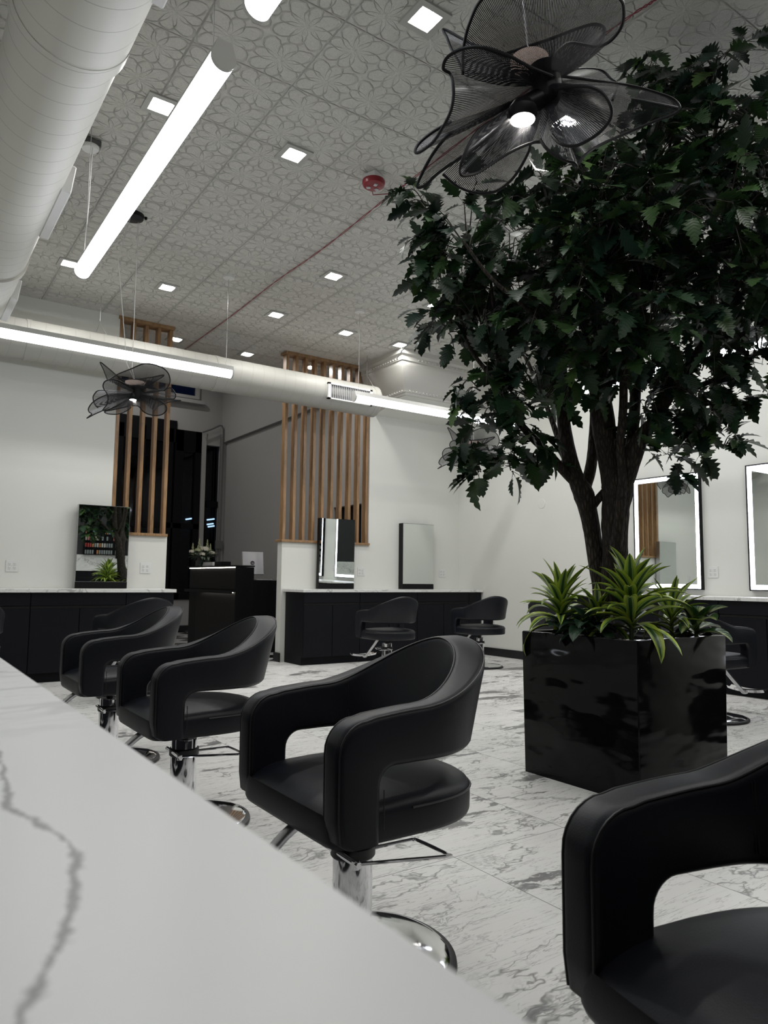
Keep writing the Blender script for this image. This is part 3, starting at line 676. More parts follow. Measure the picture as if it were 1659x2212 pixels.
# outlets
def outlet(loc, rz, label):
    t = empty('wall_outlet', loc, rz, label, 'outlet', 'white four-socket wall outlets')
    MB().box(-.058, .058, -.006, 0, -.058, .058, bev=.002).build('cover_plate', M['white'], t)
    for sx in (-.023, .023):
        for sz in (-.020, .020):
            mb = MB(); Mx = Matrix.Translation((sx, -.006, sz)) @ Matrix.Rotation(R(90), 4, 'X')
            mb.lathe([(.0165, 0), (.0165, .002), (.015, .0028)], 20, M=Mx, smooth=False)
            for dx, hh in ((-.006, .005), (.006, .004)): mb.box(sx+dx-.0014, sx+dx+.0014, -.0094, -.0085, sz+.001-hh+.003, sz+.001+hh+.003, mi=1)
            mb.box(sx-.0025, sx+.0025, -.0094, -.0085, sz-.0105, sz-.006, mi=1)
            mb.build('socket', [M['white'], M['greybox']], t)
outlet((1.071, 8.05, 1.105), 0, 'white four-socket outlet on the wall left of the tree-reflecting mirror')
outlet((2.387, 8.05, 1.108), 0, 'white four-socket outlet on the half wall under the narrow slat screen')
outlet((5.212, 8.05, 1.115), 0, 'white four-socket outlet right of the mirror in front of the wide screen')
outlet((6.591, 8.05, 1.113), 0, 'white four-socket outlet right of the plain mirror near the corner')
outlet((6.9, 4.125, 1.118), R(-90), 'white four-socket outlet between the two lit mirrors')
outlet((3.70, -1.98, 1.06), R(180), 'white outlet on the marble backsplash seen in the mirror')
t = empty('round_cover_plate', (6.9, 6.426, 2.0), R(-90), 'round white blank cover plate on the right wall left of the tree trunk', 'cover plate')
MB().lathe([(.064, 0), (.064, .003), (.058, .005), (.01, .006)], 36, M=Matrix.Rotation(R(90), 4, 'X'), smooth=False).build('plate_disc', M['wall'], t)

# ------------------------------------------------------------------ salon chairs
UF, LS, HW = .215, .285, .237; UMID = LS+math.pi/2*HW
def plan(u, n, side):
    if u <= LS: x, y, nx, ny = UF-u, HW, 0, 1
    else:
        a = (u-LS)/HW; x, y, nx, ny = UF-LS-HW*math.sin(a), HW*math.cos(a), -math.sin(a), math.cos(a)
    return Vector((x+nx*n, (y+ny*n)*side, 0)), Vector((nx, ny*side, 0))
def band_pt(u, z, n, side):
    p, nn = plan(u, n, side); bk = sstep((u-.22)/.35)
    p = p + nn*(bk*(z-.60)*.16-bk*.024*max(0, min(1, (.635-z)/.075))**2); p.z = z; return p
def top_z(u): return .680+.016*sstep(u/.25)+.142*sstep((u-.235)/(UMID-.225))
def bot_z(u): return .565-.008*sstep((u-.2)/.4)
def band_profile():
    O, I = [(.030, .396), (.006, .412)], []
    for z in (.46, .53, .60): O.append((0, z))
    for z in (.396, .410, .44, .48, .515): I.append((.118, z))
    for k in range(1, 8):
        a = R(180-90*k/7)
        O.append((.075+.075*math.cos(a), .605+.075*math.sin(a))); I.append((.163+.045*math.cos(a), .520+.045*math.sin(a)))
    m = 24
    for k in range(1, m+1):
        s_ = k/m; uo = .075+(UMID-.075)*s_; ui = .163+(UMID-.163)*s_
        O.append((uo, top_z(uo))); I.append((ui, bot_z(ui)))
    return O, I
def make_chair():
    root = empty('salon_chair', (0, 0, 0))
    O, I = band_profile(); T0 = .076
    def ring(k, side):
        o, i = O[k], I[k]; bk = sstep((o[0]-.25)/.3)
        dx, dz = o[0]-i[0], o[1]-i[1]; h = math.hypot(dx, dz)/2; ex, ez = dx/2/h, dz/2/h; cu, cz = (o[0]+i[0])/2, (o[1]+i[1])/2
        ti = T0/2+.016*bk; to = T0/2; rc = min(.019, h*.6); out = []
        for (sa, sb) in ((1, 1), (1, -1), (-1, -1), (-1, 1)):
            tt = to if sb > 0 else ti
            for j in range(5):
                a = R(j*22.5); 
                if sa*sb < 0: a = R(90)-a
                al = sa*((h-rc)+rc*math.sin(a)) if True else 0; be = sb*((tt-rc)+rc*math.cos(a))
                out.append((al, be))
        # order the ring properly by corner
        seq_ = []
        for c in range(4):
            blk = out[c*5:c*5+5]
            if c in (0, 2): blk = blk
            seq_ += blk
        return [band_pt(cu+ex*al, cz+ez*al, be, side) for al, be in seq_]
    rings_ = [ring(k, 1) for k in range(len(O))] + [ring(k, -1) for k in range(len(O)-2, -1, -1)]
    MB().rings(rings_).build('arm_and_back_band', M['leather'], root, auto=50)
    # piping seams along both top edges
    def seam(off_n, off_e, rad):
        pts = []
        for side in (1, -1):
            seg = []
            for k in range(1, len(O)):
                o, i = O[k], I[k]; dx, dz = o[0]-i[0], o[1]-i[1]; L_ = math.hypot(dx, dz); bk = sstep((o[0]-.25)/.3)
                nn = off_n if off_n > 0 else off_n-.016*bk
                seg.append(band_pt(o[0]-dx/L_*off_e, o[1]-dz/L_*off_e, nn, side))
            pts.append(seg)
        return pts[0]+pts[1][::-1][1:]
    MB().tube(seam(T0/2-.0045, .0045, 0), .0022, 6).build('outer_piping', M['rubber'], root)
    MB().tube(seam(-T0/2+.0045, .0045, 0), .0022, 6).build('inner_piping', M['rubber'], root)
    for side in (1, -1):
        for du in (0, .006):
            u = .315+du; zt, zb = top_z(u)-.018, bot_z(u)+.02; bk = sstep((u-.25)/.3)
            MB().tube([band_pt(u, zb+(zt-zb)*j/6, -T0/2-.016*bk-.0003, side) for j in range(7)], .0011, 5).build('back_pad_seam', M['rubber'], root)
        MB().tube([band_pt(.123, .428+(.09)*j/5, T0/2-.0005, side) for j in range(6)], .0014, 5).build('arm_seam', M['rubber'], root)
    # seat cushion
    def outline(scale, grow=0):
        pts = []
        nseg = 56
        for k in range(nseg):
            a = 2*math.pi*k/nseg; ca, sa = math.cos(a), math.sin(a)
            ex = 11 if ca > 0 else 2.7
            x = abs(ca)**(2/ex)*math.copysign(1, ca); y = abs(sa)**(2/ex)*math.copysign(1, sa)
            X = x*(.2155 if x > 0 else .300); Y = y*.262
            pts.append((X*scale+(1-scale)*-.03+0, Y*scale))
        return pts
    rs = []
    for sc_, z in ((.93, .390), (.982, .394), (.997, .404), (1.0, .43), (1.0, .455), (.992, .466), (.97, .476), (.92, .485), (.75, .495), (.45, .501), (.15, .503)):
        rs.append([Vector((x, y, z-((.004+.016*(sc_ < .98))*max(0, x/.212)**3 if z > .45 else 0))) for x, y in outline(sc_)])
    MB().rings(rs).build('seat_cushion', M['leather'], root, auto=60)
    pp_ = [Vector((x, y, .461)) for x, y in outline(1.005) if x < .085]
    # open piping around the back edge of the cushion
    pl = sorted(pp_, key=lambda v: math.atan2(v.y, -v.x-0.0))
    MB().tube(pl, .0028, 6).build('seat_piping', M['rubber'], root)
    # under-seat plate, stem, column, base
    MB().box(-.09, .10, -.075, .075, .382, .394, bev=.004).tube([(0, 0, .33), (0, 0, .39)], .019, 16).build('seat_plate', M['rubber'], root)
    MB().lathe([(.048, .02), (.053, .05), (.053, .335), (.051, .342), (.040, .345), (.02, .346)], 40).build('hydraulic_column', M['chrome'], root)
    MB().lathe([(.272, .000), (.278, .006), (.276, .016), (.262, .022), (.255, .022)], 64).build('base_ring', M['rubber'], root)
    MB().lathe([(.262, .010), (.258, .024), (.245, .029), (.18, .035), (.11, .043), (.075, .055), (.058, .06), (.05, .06)], 64).build('base_disc', M['chrome'], root)
    # pump lever: collar, T handle and looped bar
    lv = MB().lathe([(.057, .272), (.060, .276), (.060, .300), (.057, .304)], 32).build('lever_collar', M['rubber'], root)
    b = MB(); b.tube([(.048, -.070, .290), (.050, .0, .290), (.052, .112, .289)], .0085, 12)
    b.tube(spline([(.052, .105, .290), (.035, .112, .292), (-.165, .182, .290), (-.178, .176, .290), (-.182, .160, .290), (-.180, .055, .290), (-.172, .040, .290), (-.155, .036, .290), (-.05, .030, .290)], 5), .0048, 8)
    b.tube([(.052, .095, .276), (.052, .095, .296)], .010, 12)
    b.build('pump_lever', M['chrome'], root)
    # footrest
    b = MB().tube(spline([(.03, 0, .392), (.13, 0, .390), (.19, 0, .368), (.27, 0, .305), (.43, 0, .180), (.46, 0, .160), (.50, 0, .158)], 6), .0145, 14)
    b.build('footrest_arm', M['satin'], root)
    rs = []
    for i in range(15):
        yy = -.15+.30*i/14; q = abs(yy)/.15; zz = .160+.016*q*q; dpt = .055*(1-.25*q**4)
        rs.append([Vector((.49-dpt*.4+.006, yy, zz+.012)), Vector((.49, yy, zz-.004)), Vector((.49+dpt*.6, yy, zz-.002)), Vector((.49+dpt*1.3, yy, zz+.014)),
                   Vector((.49+dpt*1.3, yy, zz+.020)), Vector((.49+dpt*.6, yy, zz+.005)), Vector((.49, yy, zz+.004)), Vector((.49-dpt*.4, yy, zz+.018))])
    MB().rings(rs).build('footplate', M['chrome'], root)
    return root
chair = make_chair(); first = True
CH = [((1.011, .458), 168, 'black leather salon chair closest to the camera, cut by the lower right corner', 'salon chairs along the foreground counter'),
      ((1.08, 1.69), 180, 'large black leather salon chair in the centre foreground with its seat facing the white counter', 'salon chairs along the foreground counter'),
      ((1.08, 3.0), 180, 'black leather salon chair directly behind the centre foreground one', 'salon chairs along the foreground counter'),
      ((1.08, 4.2), 180, 'black leather salon chair farthest along the foreground counter, left of the others', 'salon chairs along the foreground counter'),
      ((.53, 6.4), 92, 'black salon chair cut by the left photo edge', 'salon chairs facing the back counters'),
      ((1.82, 6.4), 100, 'black salon chair facing the mirror that reflects the tree, behind two other chairs', 'salon chairs facing the back counters'),
      ((4.45, 6.35), 86, 'black salon chair with its chrome footplate showing before the right back counter', 'salon chairs facing the back counters'),
      ((5.85, 6.45), 82, 'black salon chair nearest the room corner before the right back counter', 'salon chairs facing the back counters'),
      ((5.15, 4.50), -2, 'black salon chair almost hidden behind the left side of the planter plants', 'salon chairs facing the lit mirrors'),
      ((5.15, 3.15), -2, 'black salon chair right of the planter facing the lit mirrors', 'salon chairs facing the lit mirrors')]
for (x, y), rz, lb, gp in CH:
    o = chair if first else copy_tree(chair); first = False
    o.location = (x, y, 0); o.rotation_euler = (0, 0, R(rz)); tag(o, lb, 'salon chair', gp)

# ------------------------------------------------------------------ planter
t = empty('planter', (3.235, 2.46, 0), 0, 'large glossy black square planter box holding the tree', 'planter')
h = .3655; rs = []
def sq(r_, z, c=.006, n=3):
    out = []
    for (sx, sy, a0) in ((1, 1, 0), (-1, 1, 90), (-1, -1, 180), (1, -1, 270)):
        for k in range(n+1):
            a = R(a0+90*k/n); out.append(Vector((sx*(r_-c)+c*math.cos(a), sy*(r_-c)+c*math.sin(a), z)))
    return out
MB().rings([sq(h-.008, 0), sq(h-.008, .004), sq(h, .733), sq(h-.004, .738), sq(h-.022, .738), sq(h-.026, .733), sq(h-.03, .55)], smooth=True, cap=True).build('box_shell', M['gloss'], t, auto=40)
mb = MB(); n = 26; vs = []
for i in range(n+1):
    for j in range(n+1):
        x = -h+.028+(2*h-.056)*i/n; y = -h+.028+(2*h-.056)*j/n
        vs.append((x, y, .672+.02*noise.noise(Vector((x*9, y*9, 3)))))
mb.add(vs, [[i*(n+1)+j, (i+1)*(n+1)+j, (i+1)*(n+1)+j+1, i*(n+1)+j+1] for i in range(n) for j in range(n)], True)
mb.build('soil', M['soil'], t)

# ------------------------------------------------------------------ tree
TD = 3.90
tree = empty('indoor_tree', at(1338, 1300, TD), 0, 'tall artificial tree with dark lobed leaves growing from the black planter', 'tree')
TL = Vector(tree.location)
def limb(name, pts, jitter=.0, seed=0, n=16):
    P3 = spline([at(x, y, D)-TL for x, y, r_, D in pts], 7)
    rr = [r_ for x, y, r_, D in pts]; ds = [D for x, y, r_, D in pts]; rad = []
    m = len(pts)-1
    for i in range(len(P3)):
        f = min(i/7, m-1e-6); k = int(f); w = f-k
        rad.append(((1-w)*rr[k]+w*rr[k+1])*((1-w)*ds[k]+w*ds[k+1])/F)
    mb = MB(); pts_ = []; prev = None
    rings_ = []
    for i, p in enumerate(P3):
        tt = (P3[min(i+1, len(P3)-1)]-P3[max(i-1, 0)]).normalized()
        n1 = tt.orthogonal().normalized() if prev is None else (prev-tt*prev.dot(tt)).normalized(); prev = n1; n2 = tt.cross(n1); rg = []
        for k in range(n):
            a = 2*math.pi*k/n; q = n1*math.cos(a)+n2*math.sin(a)
            f = 1+.10*noise.noise((p+q*.2)*6+Vector((seed, 0, 0)))+.05*noise.noise((p+q*.1)*25)
            rg.append(p+q*rad[i]*f)
        rings_.append(rg)
    mb.rings(rings_); return mb.build(name, M['bark'], tree, auto=80)
limb('trunk', [(1336, 1330, 40, 3.90), (1330, 1270, 30, 3.90), (1328, 1180, 27, 3.90), (1330, 1100, 29, 3.90), (1334, 1050, 34, 3.90), (1318, 990, 26, 3.92), (1303, 910, 25, 3.92), (1294, 820, 21, 3.94), (1300, 730, 19, 3.95), (1306, 600, 14, 3.95), (1296, 480, 9, 3.9), (1290, 380, 4, 3.9)], 0, 1)
limb('trunk', [(1312, 1330, 30, 3.96), (1300, 1260, 21, 3.96), (1284, 1180, 18, 3.98), (1272, 1110, 19, 3.98), (1262, 1070, 22, 3.98), (1243, 1030, 17, 3.98), (1226, 970, 16, 4.0), (1216, 890, 14, 4.02), (1212, 800, 13, 4.05), (1203, 720, 10, 4.1), (1180, 600, 8, 4.1), (1150, 500, 5, 4.1)], 0, 2)
BR = [[(1338, 1070, 22, 3.88), (1352, 1030, 22, 3.86), (1365, 985, 22, 3.84), (1384, 945, 17, 3.82), (1412, 910, 13, 3.78), (1450, 850, 11, 3.7), (1500, 770, 9, 3.6), (1560, 680, 6, 3.5), (1600, 600, 4, 3.5)],
      [(1362, 990, 14, 3.86), (1368, 920, 12, 3.9), (1374, 820, 11, 3.95), (1382, 720, 10, 4.0), (1394, 600, 8, 4.05), (1420, 450, 5, 4.0), (1450, 300, 3, 3.9)],
      [(1330, 1190, 14, 3.83), (1338, 1120, 11, 3.82), (1344, 1040, 10, 3.80), (1340, 960, 9, 3.80), (1346, 880, 9, 3.76), (1350, 760, 8, 3.7), (1376, 620, 6, 3.6), (1390, 500, 4, 3.5)],
      [(1252, 1050, 12, 3.98), (1215, 1015, 10, 3.96), (1180, 975, 9, 3.93), (1150, 945, 9, 3.9), (1118, 905, 7, 3.88), (1085, 830, 6, 3.85), (1070, 720, 5, 3.8), (1060, 600, 3, 3.8)],
      [(1262, 1060, 13, 4.0), (1276, 1010, 12, 4.02), (1282, 950, 11, 4.05), (1284, 860, 10, 4.1), (1270, 760, 8, 4.2), (1250, 640, 6, 4.3), (1230, 520, 4, 4.35)],
      [(1278, 1100, 8, 3.98), (1292, 1078, 9, 3.96), (1312, 1055, 8, 3.93)],
      [(1240, 1020, 8, 4.0), (1218, 985, 7, 4.1), (1200, 930, 6, 4.2), (1170, 850, 5, 4.3), (1130, 760, 4, 4.4)],
      [(1300, 860, 9, 3.92), (1260, 800, 8, 3.8), (1200, 730, 7, 3.65), (1130, 660, 5, 3.55), (1060, 600, 4, 3.5), (1000, 520, 3, 3.5)],
      [(1090, 845, 6, 3.85), (1050, 800, 5, 3.85), (1010, 740, 4, 3.85), (985, 640, 3, 3.85)],
      [(1450, 850, 8, 3.7), (1520, 830, 6, 3.7), (1580, 800, 5, 3.7), (1640, 760, 3, 3.7)],
      [(1390, 600, 6, 4.0), (1460, 480, 6, 3.9), (1530, 340, 5, 3.8), (1560, 200, 3, 3.75)]]
for i, b in enumerate(BR): limb('branch', b, 0, 5+i, 12)
# foliage: blobs (px, py, depth, radius m, density)
random.seed(21)
BL = [(1010, 520, 3.85, .36), (935, 450, 3.85, .20), (955, 600, 3.9, .22), (965, 700, 3.9, .22), (1040, 690, 3.8, .33), (1050, 830, 3.8, .27), (1040, 900, 3.85, .14), (1100, 590, 3.9, .38), (1190, 470, 3.7, .42), (1190, 660, 3.65, .42),
      (1170, 850, 3.8, .32), (1130, 930, 3.85, .18), (1290, 560, 3.5, .42), (1290, 760, 3.6, .36), (1290, 420, 3.7, .42), (1400, 340, 3.75, .42), (1400, 520, 3.5, .45), (1400, 700, 3.5, .40), (1400, 840, 3.65, .26), (1370, 200, 3.8, .16), (1470, 180, 3.8, .22), (1545, 130, 3.75, .22),
      (1530, 300, 3.7, .36), (1560, 470, 3.55, .42), (1540, 650, 3.6, .40), (1510, 800, 3.7, .30), (1470, 900, 3.8, .20), (1540, 930, 3.8, .14), (1640, 250, 3.7, .30), (1660, 420, 3.6, .40), (1680, 600, 3.6, .42), (1640, 760, 3.75, .28), (1720, 350, 3.9, .45), (1740, 560, 3.9, .5),
      (1130, 500, 4.25, .42), (1280, 600, 4.4, .48), (1430, 450, 4.4, .48), (1560, 600, 4.35, .45), (1200, 750, 4.3, .34), (1400, 760, 4.3, .36), (1080, 970, 3.85, .10), (1040, 1010, 3.85, .07), (1105, 1010, 3.85, .06), (1185, 1000, 3.95, .06), (1455, 990, 3.75, .08), (1560, 960, 3.8, .08), (1390, 940, 3.9, .10), (1560, 860, 3.75, .18), (1630, 850, 3.8, .18), (1500, 960, 3.8, .10), (1010, 930, 3.85, .12), (1120, 985, 3.85, .08), (1420, 110, 3.8, .10), (1600, 120, 3.75, .14)]
prof_l = [(0, 0), (.06, .06), (.12, .36), (.16, .50), (.20, .30), (.27, .54), (.34, .74), (.385, .40), (.45, .58), (.53, .70), (.575, .36), (.64, .46), (.71, .52), (.75, .25), (.81, .30), (.88, .25), (.92, .12), (1.0, 0)]
greens = [(.010, .030, .013), (.014, .040, .016), (.009, .026, .016), (.020, .045, .013), (.012, .034, .010), (.026, .058, .016), (.008, .022, .010)]
leafmb = MB(); twigmb = MB(); NL = 0
def add_leaf(p, d, up, L, cl):
    global NL
    d = d.normalized(); sd = d.cross(up)
    sd = sd.normalized() if sd.length > 1e-3 else d.orthogonal().normalized(); nr = sd.cross(d).normalized()
    wd = L*random.uniform(.55, .72)*.8; curl = random.uniform(.05, .40); fold = random.uniform(.05, .35); vs = []; uv = []; tw = random.uniform(-.3, .3)
    for (v_, w_) in prof_l:
        c = p+d*(L*v_)-nr*(L*curl*v_*v_)
        s2 = (sd*math.cos(tw*v_)+nr*math.sin(tw*v_))
        vs += [c-s2*(wd*w_)+nr*(wd*w_*fold), c, c+s2*(wd*w_)+nr*(wd*w_*fold)]
        uv += [(.5-w_*.8, v_), (.5, v_), (.5+w_*.8, v_)]
    fs = []
    for k in range(len(prof_l)-1):
        a = k*3; fs += [[a, a+1, a+4, a+3], [a+1, a+2, a+5, a+4]]
    leafmb.add(vs, fs, True, uv, 0, cl); NL += 1
for bx, by, D, rad in BL:
    c = at(bx, by, D); nt = max(3, int((27 if D < 4.2 else 13)*rad/.4*rad/.4)); core = c.copy()
    for k in range(nt):
        dv = Vector((random.gauss(0, 1), random.gauss(0, 1), random.gauss(0, 1)*.9+.05)).normalized()
        r1 = rad*random.uniform(.55, 1.0); end = c+dv*r1
        st = c+dv*rad*random.uniform(.05, .3)+Vector((0, 0, -.02))
        midp = (st+end)/2+Vector((0, 0, rad*.12)); end = end-Vector((0, 0, rad*.15))
        if end.z > CEIL-.12: end.z = CEIL-.12-random.random()*.2
        if midp.z > CEIL-.1: midp.z = CEIL-.12
        tw = spline([st, midp, end], 4)
        twigmb.tube(tw, [.0035-.0002*i for i in range(len(tw))], 5)
        nl = random.randint(3, 5)
        for j in range(nl):
            f = .45+.55*(j+random.random()*.5)/nl; f = min(f, 1.0); q = tw[min(int(f*(len(tw)-1)), len(tw)-1)]
            ax = (tw[-1]-tw[0]).normalized()
            side = ax.cross(Vector((0, 0, 1))); side = side.normalized() if side.length > .1 else Vector((1, 0, 0))
            dd = ax*random.uniform(.3, 1.0)+side*(1 if j % 2 else -1)*random.uniform(.2, 1.0)+Vector((random.uniform(-.3, .3), random.uniform(-.3, .3), random.uniform(-1.0, .15)))
            dd.normalize()
            pet = random.uniform(.02, .05); e = q+dd*pet
            twigmb.tube([q, e], .0014, 4, cap=False)
            g = random.choice(greens); b = random.uniform(.75, 1.35)
            if random.random() < .035: g = (.06, .11, .03)
            L = random.uniform(.10, .165)
            if e.z+dd.z*L > CEIL-.02: continue
            add_leaf(e, dd, Vector((random.uniform(-.5, .5), random.uniform(-.5, .5), 1)), L, (g[0]*b, g[1]*b, g[2]*b, 1))
fo = leafmb.build('foliage', M['leaf'], tree, auto=0); fo.location = -TL; tag(fo, kind='stuff')
tw_ = twigmb.build('twigs', M['twig'], tree, auto=0); tw_.location = -TL; tag(tw_, kind='stuff')
print('leaves', NL)

# ------------------------------------------------------------------ plants in the planter
def strap_leaf(mb, base, az, L, wid, rise, droop, tint, lean=.35, segs=10):
    # arcing ribbon leaf with 4 strips across
    hd = Vector((math.cos(az), math.sin(az), 0)); sd = Vector((-math.sin(az), math.cos(az), 0))
    p = Vector(base); ang = rise; vs = []; uv = []
    tws = random.uniform(-.3, .3)
    for i in range(segs+1):
        s_ = i/segs
        w = wid*(.30+.70*math.sin(min(1, s_/.45)*math.pi/2)) if s_ < .45 else wid*math.cos((s_-.45)/.55*math.pi/2)**.8
        if i == segs: w = .0004
        d = hd*math.cos(ang)+Vector((0, 0, 1))*math.sin(ang); nr = sd.cross(d)*-1
        sdd = sd*math.cos(tws*s_)+nr*math.sin(tws*s_)
        for k in range(5):
            x = (k-2)/2; vs.append(p+sdd*(w*x/2)+nr*(abs(x)*w*.22)); uv.append((.5+x/2*.98, s_))
        p = p+d*(L/segs); ang -= droop/segs*(1+.8*s_)
    fs = [[i*5+k, i*5+k+1, (i+1)*5+k+1, (i+1)*5+k] for i in range(segs) for k in range(4)]
    mb.add(vs, fs, True, uv, 0, tint)
def rosette(name, loc, label, cat, mat, n, L, wid, seed, rise=(.30, 1.40), droop=(.35, 1.15), stem=.085, group=None, heights=.14):
    random.seed(seed); t = empty(name, loc, 0, label, cat, group)
    MB().tube([(0, 0, -.01), (0, 0, stem), (.005, 0, stem+heights)], [.012, .011, .007], 10).build('stem', M['stem'], t)
    mb = MB()
    for i in range(n):
        f = i/n; az = i*2.39996+random.uniform(-.25, .25)
        r_ = rise[0]+(rise[1]-rise[0])*f+random.uniform(-.22, .22)
        dr = (droop[1]+(droop[0]-droop[1])*f)*random.uniform(.6, 1.5)
        b = random.uniform(.75, 1.15)
        strap_leaf(mb, (0, 0, stem+heights*f), az, L*random.uniform(.8, 1.1)*(1-.15*f), wid*random.uniform(.85, 1.15), r_, dr, (b, b*random.uniform(.95, 1.02), b*.95, 1))
    mb.build('leaves', mat, t, auto=0); return t
rosette('dracaena_plant', (2.99, 2.655, .675), 'lime striped dracaena at the left of the planter', 'plant', M['strap'], 50, .29, .050, 3, group='lime striped dracaenas in the black planter')
rosette('dracaena_plant', (3.085, 2.285, .675), 'larger lime striped dracaena in front of the trunk at the right', 'plant', M['strap'], 50, .34, .062, 5, group='lime striped dracaenas in the black planter', heights=.17)
rosette('dracaena_plant', (3.10, 2.50, .675), 'small striped dracaena between the two larger ones beside the trunk', 'plant', M['strap'], 20, .24, .045, 9, group='lime striped dracaenas in the black planter', heights=.08)
rosette('dracaena_plant', (3.44, 2.30, .675), 'slim striped dracaena at the right side of the planter behind the large one', 'plant', M['strap'], 24, .28, .040, 12, group='lime striped dracaenas in the black planter', heights=.08)
rosette('aglaonema_plant', (2.945, 2.44, .70), 'dark green broad-leaved plant low at the front of the planter', 'plant', M['agla'], 18, .20, .082, 14, rise=(.2, 1.1), droop=(.6, 1.3), stem=.03, heights=.06, group='broad-leaved plants in the black planter')
rosette('aglaonema_plant', (2.945, 2.60, .70), 'smaller dark green broad-leaved plant below the left dracaena', 'plant', M['agla'], 10, .15, .06, 17, rise=(.1, .9), droop=(.6, 1.3), stem=.02, heights=.05, group='broad-leaved plants in the black planter')
rosette('dieffenbachia_plant', (3.48, 2.185, .675), 'yellow speckled dieffenbachia at the right corner of the planter', 'plant', M['dief'], 12, .20, .090, 23, rise=(.1, 1.2), droop=(.4, 1.2), stem=.05, heights=.08, group='broad-leaved plants in the black planter')

# ------------------------------------------------------------------ sculptural mesh pendants
def lamp(name, hub_px, D, zs, ox, oy, petals, label, bulb, drv, cords, group='black mesh sculptural pendants'):
    """zs: zoom pixels per photo pixel; petals given as (x, y, depth offset)"""
    hub = at(ox+hub_px[0]/zs, oy+hub_px[1]/zs, D)
    t = empty(name, hub, 0, label, 'pendant light', group)
    # real 3-D frame of the lamp
    def P3(x, y, b): return at(ox+x/zs, oy+y/zs, D+b)-hub
    for pet in petals:
        rim = spline([P3(*q) for q in pet], 9); n = len(rim); L = 0; us = [0.0]
        for i in range(1, n): L += (rim[i]-rim[i-1]).length; us.append(L)
        cen = sum(rim, Vector())/n; K = 7; vs = []; uv = []
        for i, p in enumerate(rim):
            core = (p.normalized()*.016) if p.length > 0 else Vector()
            for k in range(K+1):
                s_ = (k/K)**.8
                q = core.lerp(p, s_)+cen*(-.10*math.sin(math.pi*s_))
                vs.append(q); uv.append((us[i]/.0052, min(.97, .52+.46*(1-s_)**1.1)))
        fs = [[i*(K+1)+k, (i+1)*(K+1)+k, (i+1)*(K+1)+k+1, i*(K+1)+k+1] for i in range(n-1) for k in range(K)]
        pt = MB().add(vs, fs, True, uv).build('mesh_petal', M['lampmesh'], t, auto=0)
        MB().tube(rim, .0045, 7).build('petal_rim', M['lamprim'], pt)
    up = Vector((0, 0, 1))
    MB().lathe([(.01, -.06), (.035, -.05), (.045, -.02), (.04, .02), (.05, .05), (.01, .06)], 24).build('hub', M['lamprim'], t)
    bp = P3(*bulb[:3]); r_ = bulb[3]
    bo = MB().lathe([(r_*.95, 0), (r_, .006), (r_*1.12, .012), (r_*1.15, .03), (r_*.8, .05)], 28, bp).build('bulb_housing', M['lamprim'], t)
    MB().lathe([(.001, -.004), (r_*.7, -.003), (r_*.95, .0)], 28, bp).build('bulb', M['bulb'], t)
    MB().tube([bp+Vector((0, 0, .04)), Vector((0, 0, -.03))], [r_*.7, .03], 16).build('bulb_stem', M['lamprim'], t)
    dp = P3(*drv[:3]); r_ = drv[3]
    MB().lathe([(r_*.5, -.012), (r_, -.006), (r_, .004), (r_*.6, .010)], 32, dp).build('driver_disc', M['warm'], t)
    for c in cords:
        pts = [Vector(p)-hub if not isinstance(p, str) else dp for p in c]
        MB().tube(pts, .0026, 6).build('cord', M['white'], t)
    return t
